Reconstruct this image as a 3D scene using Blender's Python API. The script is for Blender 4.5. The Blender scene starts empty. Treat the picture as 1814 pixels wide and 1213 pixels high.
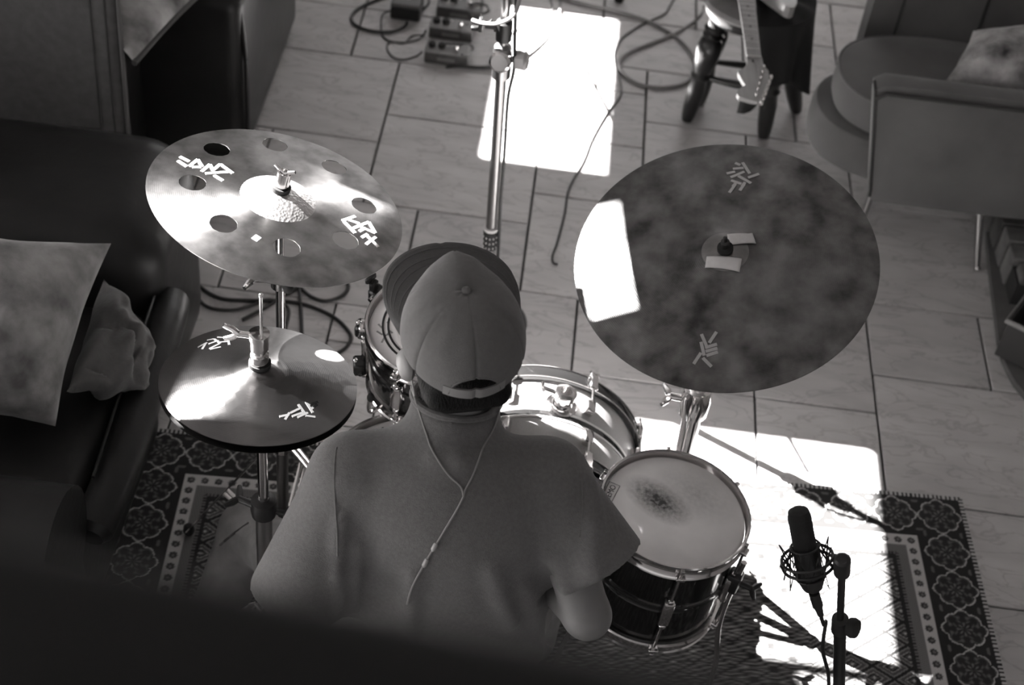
import bpy, bmesh, math, random
import numpy as np
from mathutils import Vector, Matrix
from mathutils.geometry import delaunay_2d_cdt
random.seed(7); np.random.seed(7)
S = bpy.context.scene
COL = S.collection
PI = math.pi

# ------------------------------------------------------------------ camera
FPX = 2700.0; CAMZ = 2.9; PIT = math.radians(43.5); ROL = math.radians(7.6)
FW = Vector((0, math.cos(PIT), -math.sin(PIT))); U0 = Vector((0, math.sin(PIT), math.cos(PIT))); X0 = Vector((1, 0, 0))
RT = X0*math.cos(ROL) + U0*math.sin(ROL); UP = U0*math.cos(ROL) - X0*math.sin(ROL)
CAMP = Vector((0, 0, CAMZ))
cam = bpy.data.cameras.new('camera'); camo = bpy.data.objects.new('camera', cam); COL.objects.link(camo)
camo.matrix_world = Matrix(((RT.x, UP.x, -FW.x, 0), (RT.y, UP.y, -FW.y, 0), (RT.z, UP.z, -FW.z, CAMZ), (0, 0, 0, 1)))
cam.sensor_width = 36.0; cam.sensor_fit = 'HORIZONTAL'; cam.lens = 36.0*FPX/1814.0
cam.clip_start = 0.02; cam.clip_end = 60
cam.dof.use_dof = True; cam.dof.focus_distance = 2.75; cam.dof.aperture_fstop = 4.0
S.camera = camo
S.view_settings.view_transform = 'Standard'; S.view_settings.look = 'None'
S.view_settings.exposure = 0.0; S.view_settings.gamma = 1.0; S.view_settings.use_curve_mapping = False

# ------------------------------------------------------------------ world, sun, added fill lamps
W = bpy.data.worlds.new('world'); S.world = W; W.use_nodes = True
W.node_tree.nodes['Background'].inputs[0].default_value = (1.0, 0.975, 0.97, 1)
W.node_tree.nodes['Background'].inputs[1].default_value = 0.6
LS = Vector((-1.0, 0.42, 1.0)).normalized()          # towards the sun
sl = bpy.data.lights.new('sun', 'SUN'); so = bpy.data.objects.new('sun', sl); COL.objects.link(so)
sl.energy = 125.0; sl.angle = math.radians(0.3); sl.color = (1, 0.985, 0.975)
so.rotation_euler = LS.to_track_quat('Z', 'Y').to_euler(); so.location = (-3, 2, 6)
def area(name, loc, target, sx, sy, e):
    l = bpy.data.lights.new(name, 'AREA'); o = bpy.data.objects.new(name, l); COL.objects.link(o)
    l.shape = 'RECTANGLE'; l.size = sx; l.size_y = sy; l.energy = e; l.color = (1, 0.98, 0.97)
    o.location = loc; o.rotation_euler = (Vector(loc)-Vector(target)).to_track_quat('Z', 'Y').to_euler(); return o
area('fill_left_window', (-4.40, 1.6, 2.0), (0, 1.9, 1.0), 1.9, 1.5, 85)  # soft fill lamp added outside an unseen opening in the left wall
area('fill_far_window', (0.2, 7.68, 2.1), (0.2, 3, 0.6), 2.4, 1.7, 25)  # second fill lamp, added behind the unseen far wall opening

# ------------------------------------------------------------------ helpers
def ray(x, y): return FW + RT*((x-907)/FPX) + UP*((606.5-y)/FPX)
def at(x, y, z=0.0):
    d = ray(x, y); return CAMP + d*((z-CAMZ)/d.z)
def aty(x, y, Y):
    d = ray(x, y); return CAMP + d*(Y/d.y)
def disc(cx, cy, a, b, ang, z):
    """centre, frame and radius of a round rim seen as an ellipse"""
    P = at(cx, cy, z); v = (CAMP-P).normalized()
    r = (RT - v*RT.dot(v)).normalized(); u = v.cross(r)
    c = b/a; s = math.sqrt(1-c*c); t = math.radians(ang)
    n = ((r*math.sin(t)+u*math.cos(t))*s + v*c).normalized()
    return P, frame(P, n), a*(P-CAMP).dot(FW)/FPX
def frame(P, n, xh=None):
    n = Vector(n).normalized(); xh = Vector(xh) if xh is not None else Vector((1, 0, 0))
    x = (xh - n*xh.dot(n)).normalized(); y = n.cross(x)
    M = Matrix.Identity(4)
    for i in range(3): M[i][0] = x[i]; M[i][1] = y[i]; M[i][2] = n[i]; M[i][3] = P[i]
    return M
def onplane(x, y, M):
    n = M.col[2].to_3d(); P = M.translation; d = ray(x, y)
    return CAMP + d*((P-CAMP).dot(n)/d.dot(n))
def ondisc(x, y, M, zf):
    """photo point carried onto a domed disc, in the disc's own coordinates"""
    Mi = M.inverted(); q = Mi @ onplane(x, y, M)
    for _ in range(4): q = Mi @ onplane(x, y, M @ Matrix.Translation((0, 0, zf(math.hypot(q.x, q.y)))))
    return q
def T(x, y, z): return Matrix.Translation((x, y, z))
def RZ(a): return Matrix.Rotation(a, 4, 'Z')
def RX(a): return Matrix.Rotation(a, 4, 'X')
def RY(a): return Matrix.Rotation(a, 4, 'Y')
def spline(pts, n=8, closed=False):
    P = [Vector(p) for p in pts]; out = []; N = len(P)
    for i in range(N if closed else N-1):
        if closed: a, b, c, d = P[i-1], P[i], P[(i+1) % N], P[(i+2) % N]
        else: a, b, c, d = P[max(i-1, 0)], P[i], P[i+1], P[min(i+2, N-1)]
        for k in range(n):
            t = k/n
            out.append(0.5*((2*b)+(c-a)*t+(2*a-5*b+4*c-d)*t*t+(3*b-a-3*c+d)*t*t*t))
    if not closed: out.append(P[-1])
    return out

class MB:
    """collects shapes and links them as ONE mesh object"""
    def __init__(s): s.v = []; s.f = []; s.sm = []
    def add(s, vs, fs, smooth=True, M=None):
        o = len(s.v)
        for p in vs: s.v.append((M @ Vector(p)) if M is not None else Vector(p))
        for f in fs: s.f.append([i+o for i in f]); s.sm.append(smooth)
        return s
    def box(s, c, size, bev=0.0, M=None, seg=1):
        bm = bmesh.new(); bmesh.ops.create_cube(bm, size=1)
        for v in bm.verts: v.co = Vector((v.co.x*size[0], v.co.y*size[1], v.co.z*size[2])) + Vector(c)
        if bev > 0: bmesh.ops.bevel(bm, geom=bm.edges[:], offset=bev, segments=seg, affect='EDGES', profile=0.5)
        bm.verts.index_update()
        s.add([v.co for v in bm.verts], [[v.index for v in f.verts] for f in bm.faces], seg > 1, M); bm.free(); return s
    def tube(s, pts, r, n=10, closed=False, caps=True, flat=None):
        P = [Vector(p) for p in pts]; N = len(P); rs = r if isinstance(r, (list, tuple)) else [r]*N
        vs = []; fs = []; prev = None
        for i in range(N):
            if closed: t = P[(i+1) % N]-P[i-1]
            else: t = P[min(i+1, N-1)]-P[max(i-1, 0)]
            t.normalize()
            if prev is None:
                h = Vector((0, 0, 1)) if abs(t.z) < 0.9 else Vector((1, 0, 0)); x = (h - t*h.dot(t)).normalized()
            else: x = (prev - t*prev.dot(t)).normalized()
            prev = x; y = t.cross(x)
            for k in range(n):
                a = 2*PI*k/n; vs.append(P[i]+(x*math.cos(a)*(flat or 1)+y*math.sin(a))*rs[i])
        for i in range(N if closed else N-1):
            j = (i+1) % N
            for k in range(n): fs.append([i*n+k, i*n+(k+1) % n, j*n+(k+1) % n, j*n+k])
        s.add(vs, fs, True)
        if caps and not closed:
            s.add(vs[:n], [list(range(n))[::-1]], False); s.add(vs[-n:], [list(range(n))], False)
        return s
    def rod(s, a, b, r, n=12, r2=None): return s.tube([a, b], [r, r if r2 is None else r2], n)
    def lathe(s, prof, n=32, M=None, closed=False, smooth=True):
        """prof: list of (radius, height); closed=True joins last to first"""
        vs = []; fs = []; N = len(prof)
        for r, z in prof:
            for k in range(n):
                a = 2*PI*k/n; vs.append((r*math.cos(a), r*math.sin(a), z))
        for i in range(N if closed else N-1):
            j = (i+1) % N
            for k in range(n): fs.append([i*n+k, i*n+(k+1) % n, j*n+(k+1) % n, j*n+k])
        s.add(vs, fs, smooth, M)
        if not closed:
            if prof[0][0] > 1e-5: s.add(vs[:n], [list(range(n))[::-1]], False, M)
            if prof[-1][0] > 1e-5: s.add(vs[-n:], [list(range(n))], False, M)
        return s
    def ell(s, c, r, M=None, n=16, m=10):
        r = (r, r, r) if not isinstance(r, (tuple, list)) else r
        prof = [(math.sin(PI*i/m), -math.cos(PI*i/m)) for i in range(m+1)]
        q = MB(); q.lathe(prof, n)
        return s.add([(p.x*r[0]+c[0], p.y*r[1]+c[1], p.z*r[2]+c[2]) for p in q.v], q.f, True, M)
    def torus(s, R, r, M=None, n=40, m=8, z=0.0):
        return s.lathe([(R+r*math.cos(2*PI*i/m), z+r*math.sin(2*PI*i/m)) for i in range(m)], n, M, True)
    def prism(s, poly, z0, z1, M=None, smooth=False):
        n = len(poly); vs = [(x, y, z0) for x, y in poly]+[(x, y, z1) for x, y in poly]
        fs = [list(range(n))[::-1], list(range(n, 2*n))]
        s.add(vs, fs, False, M); s.add(vs, [[i, (i+1) % n, n+(i+1) % n, n+i] for i in range(n)], smooth, M); return s
    def build(s, name, mat, parent=None, M=None, local=False):
        """world-space vertices (or local ones with the matrix M)"""
        me = bpy.data.meshes.new(name)
        org = world_of(parent) if parent is not None else Vector((0, 0, 0))
        vs = s.v if local else [v-org for v in s.v]
        me.from_pydata([tuple(v) for v in vs], [], s.f); me.update()
        me.polygons.foreach_set('use_smooth', s.sm)
        me.set_sharp_from_angle(angle=math.radians(42))
        if mat is not None: me.materials.append(mat)
        o = bpy.data.objects.new(name, me); COL.objects.link(o)
        if parent is not None: o.parent = parent
        if M is not None: o.matrix_local = Matrix.Translation(-org) @ M
        return o
def world_of(o):
    p = Vector((0, 0, 0))
    while o is not None: p = p + o.location; o = o.parent
    return p
def thing(name, label, cat, loc=(0, 0, 0), group=None):
    o = bpy.data.objects.new(name, None); COL.objects.link(o); o.location = loc; o.empty_display_size = 0.05
    tag(o, label, cat, group); return o
def tag(o, label, cat, group=None):
    o['label'] = label; o['category'] = cat
    if group: o['group'] = group
    return o
def struct(o): o['kind'] = 'structure'; return o
def dup(src, name, parent, M):
    o = src.copy(); o.name = name; COL.objects.link(o); o.parent = parent
    o.matrix_local = Matrix.Translation(-world_of(parent)) @ M; return o
def autosmooth(o, ang=40):
    o.data.set_sharp_from_angle(angle=math.radians(ang)); return o

# ------------------------------------------------------------------ materials
def g(v, warm=0.03): return (v, v*(1-warm*0.8), v*(1-warm), 1)
def mat(name, v, rough=0.6, metal=0.0, var=0.0, vscale=8.0, bump=0.0, bscale=60.0, aniso=0.0, spec=0.5, sheen=0.0, coat=0.0, detail=5.0, v2=None, stretch=None, objrand=0.0):
    m = bpy.data.materials.new(name); m.use_nodes = True; nt = m.node_tree; N = nt.nodes; L = nt.links
    b = N['Principled BSDF']; b.inputs['Base Color'].default_value = g(v); b.inputs['Roughness'].default_value = rough
    b.inputs['Metallic'].default_value = metal; b.inputs['Specular IOR Level'].default_value = spec
    b.inputs['Sheen Weight'].default_value = sheen; b.inputs['Coat Weight'].default_value = coat
    tc = N.new('ShaderNodeTexCoord'); vec = tc.outputs['Object']
    if stretch:
        mp = N.new('ShaderNodeMapping'); mp.inputs['Scale'].default_value = stretch; L.new(vec, mp.inputs['Vector']); vec = mp.outputs['Vector']
    if var > 0 or v2 is not None:
        nz = N.new('ShaderNodeTexNoise'); nz.inputs['Scale'].default_value = vscale; nz.inputs['Detail'].default_value = detail
        L.new(vec, nz.inputs['Vector'])
        cr = N.new('ShaderNodeValToRGB'); cr.color_ramp.elements[0].position = 0.3; cr.color_ramp.elements[1].position = 0.7
        lo, hi = (v*(1-var), v*(1+var)) if v2 is None else (v, v2)
        cr.color_ramp.elements[0].color = g(lo); cr.color_ramp.elements[1].color = g(hi)
        L.new(nz.outputs['Fac'], cr.inputs['Fac']); src = cr.outputs['Color']
        if objrand > 0:
            oi = N.new('ShaderNodeObjectInfo'); mr = N.new('ShaderNodeMapRange'); mr.inputs['To Min'].default_value = 1-objrand; mr.inputs['To Max'].default_value = 1+objrand
            L.new(oi.outputs['Random'], mr.inputs['Value'])
            mx = N.new('ShaderNodeVectorMath'); mx.operation = 'SCALE'; L.new(src, mx.inputs[0]); L.new(mr.outputs['Result'], mx.inputs['Scale']); src = mx.outputs['Vector']
        L.new(src, b.inputs['Base Color'])
    if bump > 0:
        n2 = N.new('ShaderNodeTexNoise'); n2.inputs['Scale'].default_value = bscale; n2.inputs['Detail'].default_value = 3
        L.new(vec, n2.inputs['Vector']); bp = N.new('ShaderNodeBump'); bp.inputs['Strength'].default_value = bump; bp.inputs['Distance'].default_value = 0.004
        L.new(n2.outputs['Fac'], bp.inputs['Height']); L.new(bp.outputs['Normal'], b.inputs['Normal'])
    if aniso > 0:
        b.inputs['Anisotropic'].default_value = aniso
        tg = N.new('ShaderNodeTangent'); tg.direction_type = 'RADIAL'; tg.axis = 'Z'; L.new(tg.outputs['Tangent'], b.inputs['Tangent']); b.inputs['Anisotropic Rotation'].default_value = 0.25
    return m
CHROME = mat('chrome', 0.75, 0.13, 1.0)
STEEL = mat('brushed steel', 0.3, 0.34, 1.0)
BLACKM = mat('black powder coat', 0.012, 0.42)
RUBBER = mat('black rubber', 0.01, 0.75)
LACQ = mat('black drum lacquer', 0.008, 0.16, coat=0.6)
HEADW = mat('coated drum skin', 0.86, 0.55, var=0.08, vscale=9)
LEATHER = mat('dark leather', 0.015, 0.38, var=0.3, vscale=5, bump=0.25, bscale=26, spec=0.22)
VELVET = mat('grey velvet', 0.19, 0.85, var=0.55, vscale=16, bump=0.3, bscale=90, sheen=0.25, detail=8)
BLANKET = mat('grey wool blanket', 0.075, 0.95, var=0.15, vscale=40, bump=0.3, bscale=400, sheen=0.1)
CRUMPLE = mat('grey crumpled velvet', 0.085, 0.85, var=0.3, vscale=18, bump=0.3, bscale=120, sheen=0.15)
SKIN = mat('skin', 0.17, 0.55, var=0.08, vscale=30)
TEE = mat('grey cotton jersey', 0.125, 0.95, var=0.1, vscale=160, bump=0.35, bscale=480, sheen=0.05, detail=2)
CAPM = mat('grey cap twill', 0.115, 0.9, var=0.06, vscale=120, bump=0.35, bscale=700)
BRIMM = mat('dark cap brim cloth', 0.05, 0.9, var=0.08, vscale=120, bump=0.35, bscale=700)
STRAPM = mat('pale cap strap', 0.17, 0.7)
HAIRM = mat('dark hair', 0.006, 0.7, spec=0.15, bump=0.8, bscale=350, stretch=(1, 1, 0.25))
TROUS = mat('light grey trousers', 0.2, 0.9, var=0.2, vscale=22, bump=0.3, bscale=300)
SHOE = mat('dark suede shoe', 0.03, 0.8)
CABLE = mat('black cable', 0.012, 0.45)
CABLEG = mat('pale grey cable', 0.2, 0.5)
CABLEW = mat('thin grey earphone cable', 0.22, 0.5)
DARKWOOD = mat('dark stained wood', 0.012, 0.3, var=0.4, vscale=12, stretch=(1, 1, 0.2), coat=0.3)
RAILW = mat('dark painted handrail', 0.012, 0.6, var=0.1, vscale=10, spec=0.2)
PLASTER = mat('painted plaster', 0.42, 0.9, var=0.04, vscale=3)
UPHOL = mat('grey brushed velour', 0.085, 0.85, var=0.22, vscale=5, bump=0.15, bscale=150, sheen=0.2)
PIPING = mat('dark piping', 0.025, 0.8)
PAPER = mat('white masking tape', 0.5, 0.7, var=0.06, vscale=60)
INK = mat('pale printed ink', 0.5, 0.6)
INKH = mat('faint printed ink', 0.016, 0.6)
INKD = mat('dim printed ink', 0.36, 0.6)
INKB = mat('dark printed ink', 0.02, 0.6)
GROUT = mat('dark grout', 0.02, 0.95)

# ================================================================== the room
def gridwall(name, u_cuts, v_cuts, holes, to3d, th, material):
    """wall, floor or ceiling sheet with rectangular openings, given thickness by a modifier"""
    me = bpy.data.meshes.new(name); vs = []; fs = []; nu = len(u_cuts); nv = len(v_cuts)
    for v in v_cuts:
        for u in u_cuts: vs.append(to3d(u, v))
    for j in range(nv-1):
        for i in range(nu-1):
            cu = (u_cuts[i]+u_cuts[i+1])/2; cv = (v_cuts[j]+v_cuts[j+1])/2
            if any(a < cu < b and c < cv < d for a, b, c, d in holes): continue
            k = j*nu+i; fs.append((k, k+1, k+nu+1, k+nu))
    me.from_pydata(vs, [], fs); me.materials.append(material); me.update()
    o = bpy.data.objects.new(name, me); COL.objects.link(o); struct(o)
    m = o.modifiers.new('thickness', 'SOLIDIFY'); m.thickness = th; m.offset = 1
    return o
RX0, RX1, RY0, RY1, ZC = -4.3, 3.4, -1.5, 7.6, 3.6
sh = Vector((LS.x/LS.z*ZC, LS.y/LS.z*ZC, 0))
# roof lights: each opening lies where the sun carries it down to the lit patches of the photograph
def hole(x0, x1, y0, y1): return (x0+sh.x, x1+sh.x, y0+sh.y, y1+sh.y)
kx, ky = -LS.x/LS.z, -LS.y/LS.z
_, rM0, _ = disc(1284.5, 464, 268, 219, 0, 0.95)
def fall(p): return Vector((p.x+kx*p.z, p.y+ky*p.z))
c1 = fall(onplane(1136, 557, rM0)); c2 = fall(onplane(1096, 318, rM0)); c3 = fall(onplane(1016, 470, rM0))
HOLES = [hole(-0.19, 0.22, 3.88, 4.80), hole(0.225, 0.985, 2.118, 2.83), hole(0.74, 0.985, 2.03, 2.088),
         hole(c3.x-.02, (c1.x+c2.x)/2, 1.95, c2.y-.05), hole(c3.x+.006, (c1.x+c2.x)/2, c1.y, 1.95), hole(0.36, 0.76, 1.36, 1.80), hole(0.76, 0.85, 1.50, 1.76)]  # unseen openings added and trimmed so sun misses the tom heads
def merge(v):
    o = []
    for x in sorted(v):
        if not o or x-o[-1] > 1e-4: o.append(x)
    return o
gridwall('ceiling', merge([RX0, RX1]+[x for h in HOLES for x in h[:2]]), merge([RY0, RY1]+[y for h in HOLES for y in h[2:]]), HOLES,
         lambda u, v: (u, v, ZC), 0.02, PLASTER)
for k, h in enumerate((HOLES[0], (HOLES[1][0], HOLES[1][1], HOLES[2][2], HOLES[1][3]), (HOLES[3][0], HOLES[3][1], HOLES[4][2], HOLES[3][3]), (HOLES[5][0], HOLES[6][1], HOLES[5][2], HOLES[5][3]))):
    m = MB()
    for (x0, x1, y0, y1) in ((h[0]-.02, h[0]-.004, h[2]-.02, h[3]+.02), (h[1]+.004, h[1]+.02, h[2]-.02, h[3]+.02), (h[0], h[1], h[2]-.02, h[2]-.004), (h[0], h[1], h[3]+.004, h[3]+.02)):
        m.box(((x0+x1)/2, (y0+y1)/2, ZC-.0045), (x1-x0, y1-y0, .008), .001)
    struct(m.build('window_%d' % (k+1), PLASTER))  # roof light frames; the last two edge openings added to shape sunlight
gridwall('wall_left', [RY0, 0.6, 2.6, RY1], [0, 1.2, 2.8, ZC], [(0.6, 2.6, 1.2, 2.8)], lambda u, v: (RX0, u, v), 0.06, PLASTER)
gridwall('wall_far', [RX0, -1.1, 1.5, RX1], [0, 1.2, 3.0, ZC], [(-1.1, 1.5, 1.2, 3.0)], lambda u, v: (u, RY1, v), -0.06, PLASTER)
gridwall('wall_right', [RY0, RY1], [0, ZC], [], lambda u, v: (RX1, u, v), -0.06, PLASTER)
for k, (c, su, ax) in enumerate(((Vector((RX0, 1.6, 2.0)), (2.0, 1.6), 'y'), (Vector((0.2, RY1, 2.1)), (2.6, 1.8), 'x'))):
    m = MB()
    for s in (-1, 0, 1):
        d = Vector((0, su[0]/2*s, 0)) if ax == 'y' else Vector((su[0]/2*s, 0, 0))
        m.box(c+d, (.05, .06, su[1]) if ax == 'y' else (.06, .05, su[1]), .004)
        m.box(c+Vector((0, 0, su[1]/2*s)), (.05, su[0], .06) if ax == 'y' else (su[0], .05, .06), .004)
    struct(m.build('window_%d' % (k+5), PLASTER))  # unseen wall windows, put in to carry the soft fill

# floor slab (dark joint mortar shows between the tiles)
FLOORM = mat('floor mortar', 0.022, 0.95, var=0.2, vscale=30)
m = MB(); m.box(((RX0+RX1)/2, (RY0+RY1)/2, -0.03), (RX1-RX0, RY1-RY0, 0.04)); floor = struct(m.build('floor', FLOORM))
TILEM = mat('stone tile', 0.41, 0.42, v2=0.53, vscale=5.5, bump=0.06, bscale=40, objrand=0.10, stretch=(0.8, 2.6, 1), detail=6)
def veins(m):
    nt = m.node_tree; N = nt.nodes; L = nt.links; b = N['Principled BSDF']
    src = b.inputs['Base Color'].links[0].from_socket
    tc = N.new('ShaderNodeTexCoord'); mp = N.new('ShaderNodeMapping'); mp.inputs['Rotation'].default_value = (0, 0, 0.5); mp.inputs['Scale'].default_value = (1.6, 4.2, 1)
    oi = N.new('ShaderNodeObjectInfo'); L.new(tc.outputs['Object'], mp.inputs['Vector']); L.new(oi.outputs['Random'], mp.inputs['Location'])
    wv = N.new('ShaderNodeTexNoise'); wv.inputs['Scale'].default_value = 3.0; wv.inputs['Detail'].default_value = 7; wv.inputs['Distortion'].default_value = 1.6
    L.new(mp.outputs['Vector'], wv.inputs['Vector'])
    cr = N.new('ShaderNodeValToRGB'); e = cr.color_ramp.elements
    e[0].position = 0.455; e[0].color = (1, 1, 1, 1); e[1].position = 0.52; e[1].color = (1, 1, 1, 1)
    k = e.new(0.487); k.color = (0.62, 0.6, 0.6, 1); L.new(wv.outputs['Fac'], cr.inputs['Fac'])
    mx = N.new('ShaderNodeMix'); mx.data_type = 'RGBA'; mx.blend_type = 'MULTIPLY'; mx.inputs['Factor'].default_value = 0.6
    L.new(src, mx.inputs['A']); L.new(cr.outputs['Color'], mx.inputs['B']); L.new(mx.outputs['Result'], b.inputs['Base Color'])
veins(TILEM)
UX, UY = 0.168, 0.153; OX, OY = 0.003, 2.97
known = [(-3, 7, 0, 9), (-3, 4, 0, 7), (-6, 6, -3, 9), (-5, 4, -3, 6), (-2, 2, 0, 4), (-5, 1, -2, 4), (0, 2, 2, 5), (0, 5, 2, 7),
         (-2, 0, 1, 2), (1, 0, 4, 2), (2, 2, 4, 6), (4, 0, 6, 3), (6, 1, 8, 3), (6, -2, 9, 1), (4, -2, 6, 0), (1, -3, 4, 0), (2, 8, 5, 10), (2, 6, 4, 8),
         (0, 7, 2, 9), (-6, 9, -4, 11), (-4, 9, -1, 11), (6, 3, 9, 6), (4, 3, 6, 5), (-1, 9, 1, 12), (1, 10, 4, 12), (9, -3, 11, 0)]
occ = {}; tiles = []
def put(i0, j0, i1, j1):
    for i in range(i0, i1):
        for j in range(j0, j1): occ[(i, j)] = 1
    tiles.append((i0, j0, i1, j1))
for t in known:
    if not any((i, j) in occ for i in range(t[0], t[2]) for j in range(t[1], t[3])): put(*t)
rt = random.Random(3)
I0, I1, J0, J1 = -10, 16, -10, 17
for j in range(J0, J1):
    for i in range(I0, I1):
        if (i, j) in occ: continue
        opts = [(3, 2), (2, 2), (3, 3), (2, 3), (4, 3), (2, 1), (1, 2), (1, 1)]
        head = opts[:5]; rt.shuffle(head)
        for w, h in head+opts[5:]:
            if i+w <= I1 and j+h <= J1 and not any((a, b) in occ for a in range(i, i+w) for b in range(j, j+h)):
                put(i, j, i+w, j+h); break
TZ = 0.0
for (i0, j0, i1, j1) in tiles:
    x0, x1, y0, y1 = OX+i0*UX, OX+i1*UX, OY+j0*UY, OY+j1*UY; gap = 0.0065
    m = MB(); m.box((0, 0, -0.007), (x1-x0-gap, y1-y0-gap, 0.014), 0.0018)
    me_o = m.build('tile', TILEM, floor, M=T((x0+x1)/2, (y0+y1)/2, rt.uniform(-0.0008, 0.0006)), local=True)
# the same stone beyond the laid-out field, one sheet with the tile joints in its material
m = MB()
XA, XB, YA, YB = OX+I0*UX, OX+I1*UX, OY+J0*UY, OY+J1*UY
FARM = mat('stone floor beyond', 0.41, 0.42, v2=0.53, vscale=5.5, stretch=(0.8, 2.6, 1))
for (x0, x1, y0, y1) in ((RX0, XA, RY0, RY1), (XB, RX1, RY0, RY1), (XA, XB, RY0, YA), (XA, XB, YB, RY1)):
    m.add([(x0, y0, -.006), (x1, y0, -.006), (x1, y1, -.006), (x0, y1, -.006)], [[0, 1, 2, 3]], False)
m.build('stone_surround', FARM, floor)

# balcony the picture is taken from: slab and handrail
m = MB(); m.box((0, -0.68, 1.82), (4.4, 1.6, 0.14), 0.01); t0 = thing('balcony', 'dark balcony with the blurred handrail crossing the lower left foreground', 'balcony', (0, -0.68, 1.75))
m.build('deck', RAILW, t0)
pa = at(100, 935, 2.62); pb = at(1350, 1172, 2.62); dr = (pb-pa).normalized(); pm = (pa+pb)/2
perp = Vector((dr.y, -dr.x, 0))
mr = MB(); c0 = pm + perp*0.05 - Vector((0, 0, 0.028))
mr.box((0, 0, 0), (4.2, 0.10, 0.056), 0.012, seg=3)
rail = mr.build('handrail', RAILW, t0, M=frame(c0, (0, 0, 1), dr), local=True)
for s in (-1.9, -0.95, 0.55, 1.35, 1.95):
    q = c0 + dr*s; MB().box((q.x, q.y-0.01, (1.89+2.575)/2+.004), (0.05, 0.05, 2.575-1.89+.02), 0.004).build('rail_post', RAILW, t0)

# ------------------------------------------------------------------ rug
RW, RD = 2.12, 1.5; ra = 0.063
rug_M = frame((1.209, 2.699, 0.0), (0, 0, 1), (math.cos(ra), math.sin(ra), 0))     # origin: far right corner
us = np.concatenate([np.arange(0, 0.46, 0.0026), np.arange(0.46, 1.36, 0.012), np.arange(1.36, RW+1e-6, 0.0028)]); us[-1] = RW
vs_ = np.concatenate([np.arange(0, 0.74, 0.0026), np.arange(0.74, RD, 0.012)]); vs_[-1] = RD
UU, VV = np.meshgrid(us, vs_)
def rug_pattern(u, v):
    s = np.minimum(u, RW-u); e = np.minimum(s, np.minimum(v, RD-v)); side = s <= np.minimum(v, RD-v)
    along = np.where(side, v, s)
    out = np.full(u.shape, 0.032)
    hsh = np.sin(u*913.1+v*517.7)*np.sin(u*377.3-v*811.9)
    out = out*(1+0.25*hsh)
    p = 0.1165; c0 = 0.072
    k = np.round((along-c0)/p); k = np.maximum(k, 0); da = along-c0-k*p; de = e-c0
    dx = np.where(side, de, da); dy = np.where(side, da, de)
    ph = np.arctan2(dy, dx); rr = np.hypot(dx, dy)
    lobes = np.abs(np.cos(4*ph))**0.55; R = 0.0445+0.0075*lobes+0.0045*(np.abs(np.cos(2*ph))**8)
    brd = (e < 0.143)
    ins = brd & (rr < R)
    pet = np.cos(8*ph)*np.where(rr < 0.5*R, 1, 0.6); rn = rr/R
    flower = 0.035 + 0.15*np.clip(pet*np.sin(rn*PI*2.1+0.4)+0.35*np.sin(rn*18+3*np.cos(4*ph)), 0, 1)
    out = np.where(ins, flower*(1+0.3*hsh), out)
    out = np.where(brd & (np.abs(rr-R) < 0.0017), 0.46, out)
    # little sprigs between the medallions
    ea = np.abs(np.abs(de)-0.047); aa = np.abs(np.abs(da)-p/2)
    out = np.where(brd & (ea < 0.004) & (aa < 0.011-ea), 0.12, out)
    # white band with dark rosettes
    wb = (e >= 0.143) & (e < 0.176)
    q = 0.0335; kk = np.round((along-0.160)/q); db = along-0.160-kk*q; dw = e-0.1595
    ph2 = np.arctan2(dw, db); r2 = np.hypot(db, dw)
    out = np.where(wb, 0.5, out); out = np.where(wb & (r2 < 0.0092+0.0013*np.cos(8*ph2)), 0.06+0.12*(r2 < 0.004), out)
    gb = (e >= 0.176) & (e < 0.198); out = np.where(gb, 0.17*(1+0.25*hsh), out)
    db2 = (e >= 0.198) & (e < 0.206); out = np.where(db2, np.where(np.mod(along, 0.009) < 0.005, 0.16, 0.03), out)
    # diamond field
    f = e >= 0.216
    a, b = 0.094, 0.066
    fx = np.mod(s-0.216-0.005, a)/a-0.5; fy = np.mod(v-0.25, b)/b-0.5
    d1 = np.abs(fx)+np.abs(fy)
    d2 = np.abs(0.5-np.abs(fx))+np.abs(0.5-np.abs(fy)); dd = np.minimum(d1, d2)
    fld = np.where(dd < 0.05, 0.5, np.where(dd < 0.12, 0.12, np.where(dd < 0.2, 0.035, np.where(dd < 0.25, 0.3, np.where(dd < 0.36, 0.09, np.where(dd < 0.43, 0.22, 0.03))))))
    out = np.where(f, fld*(1+0.25*hsh), out)
    # overcast edge stitches
    ed = e < 0.012
    out = np.where(ed, np.where(np.mod(along, 0.0115) < 0.006, 0.5, 0.03), out)
    return out
val = rug_pattern(UU, VV)
nv_, nu_ = UU.shape
ZZ = 0.0022+0.0003*np.sin(UU*9)*np.sin(VV*7)+0.001*np.clip(val*3, 0, 1)
co = np.stack([-UU.ravel(), -VV.ravel(), ZZ.ravel()], 1)
idx = np.arange(nv_*nu_).reshape(nv_, nu_)
quads = np.stack([idx[:-1, :-1], idx[1:, :-1], idx[1:, 1:], idx[:-1, 1:]], -1).reshape(-1, 4)
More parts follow.
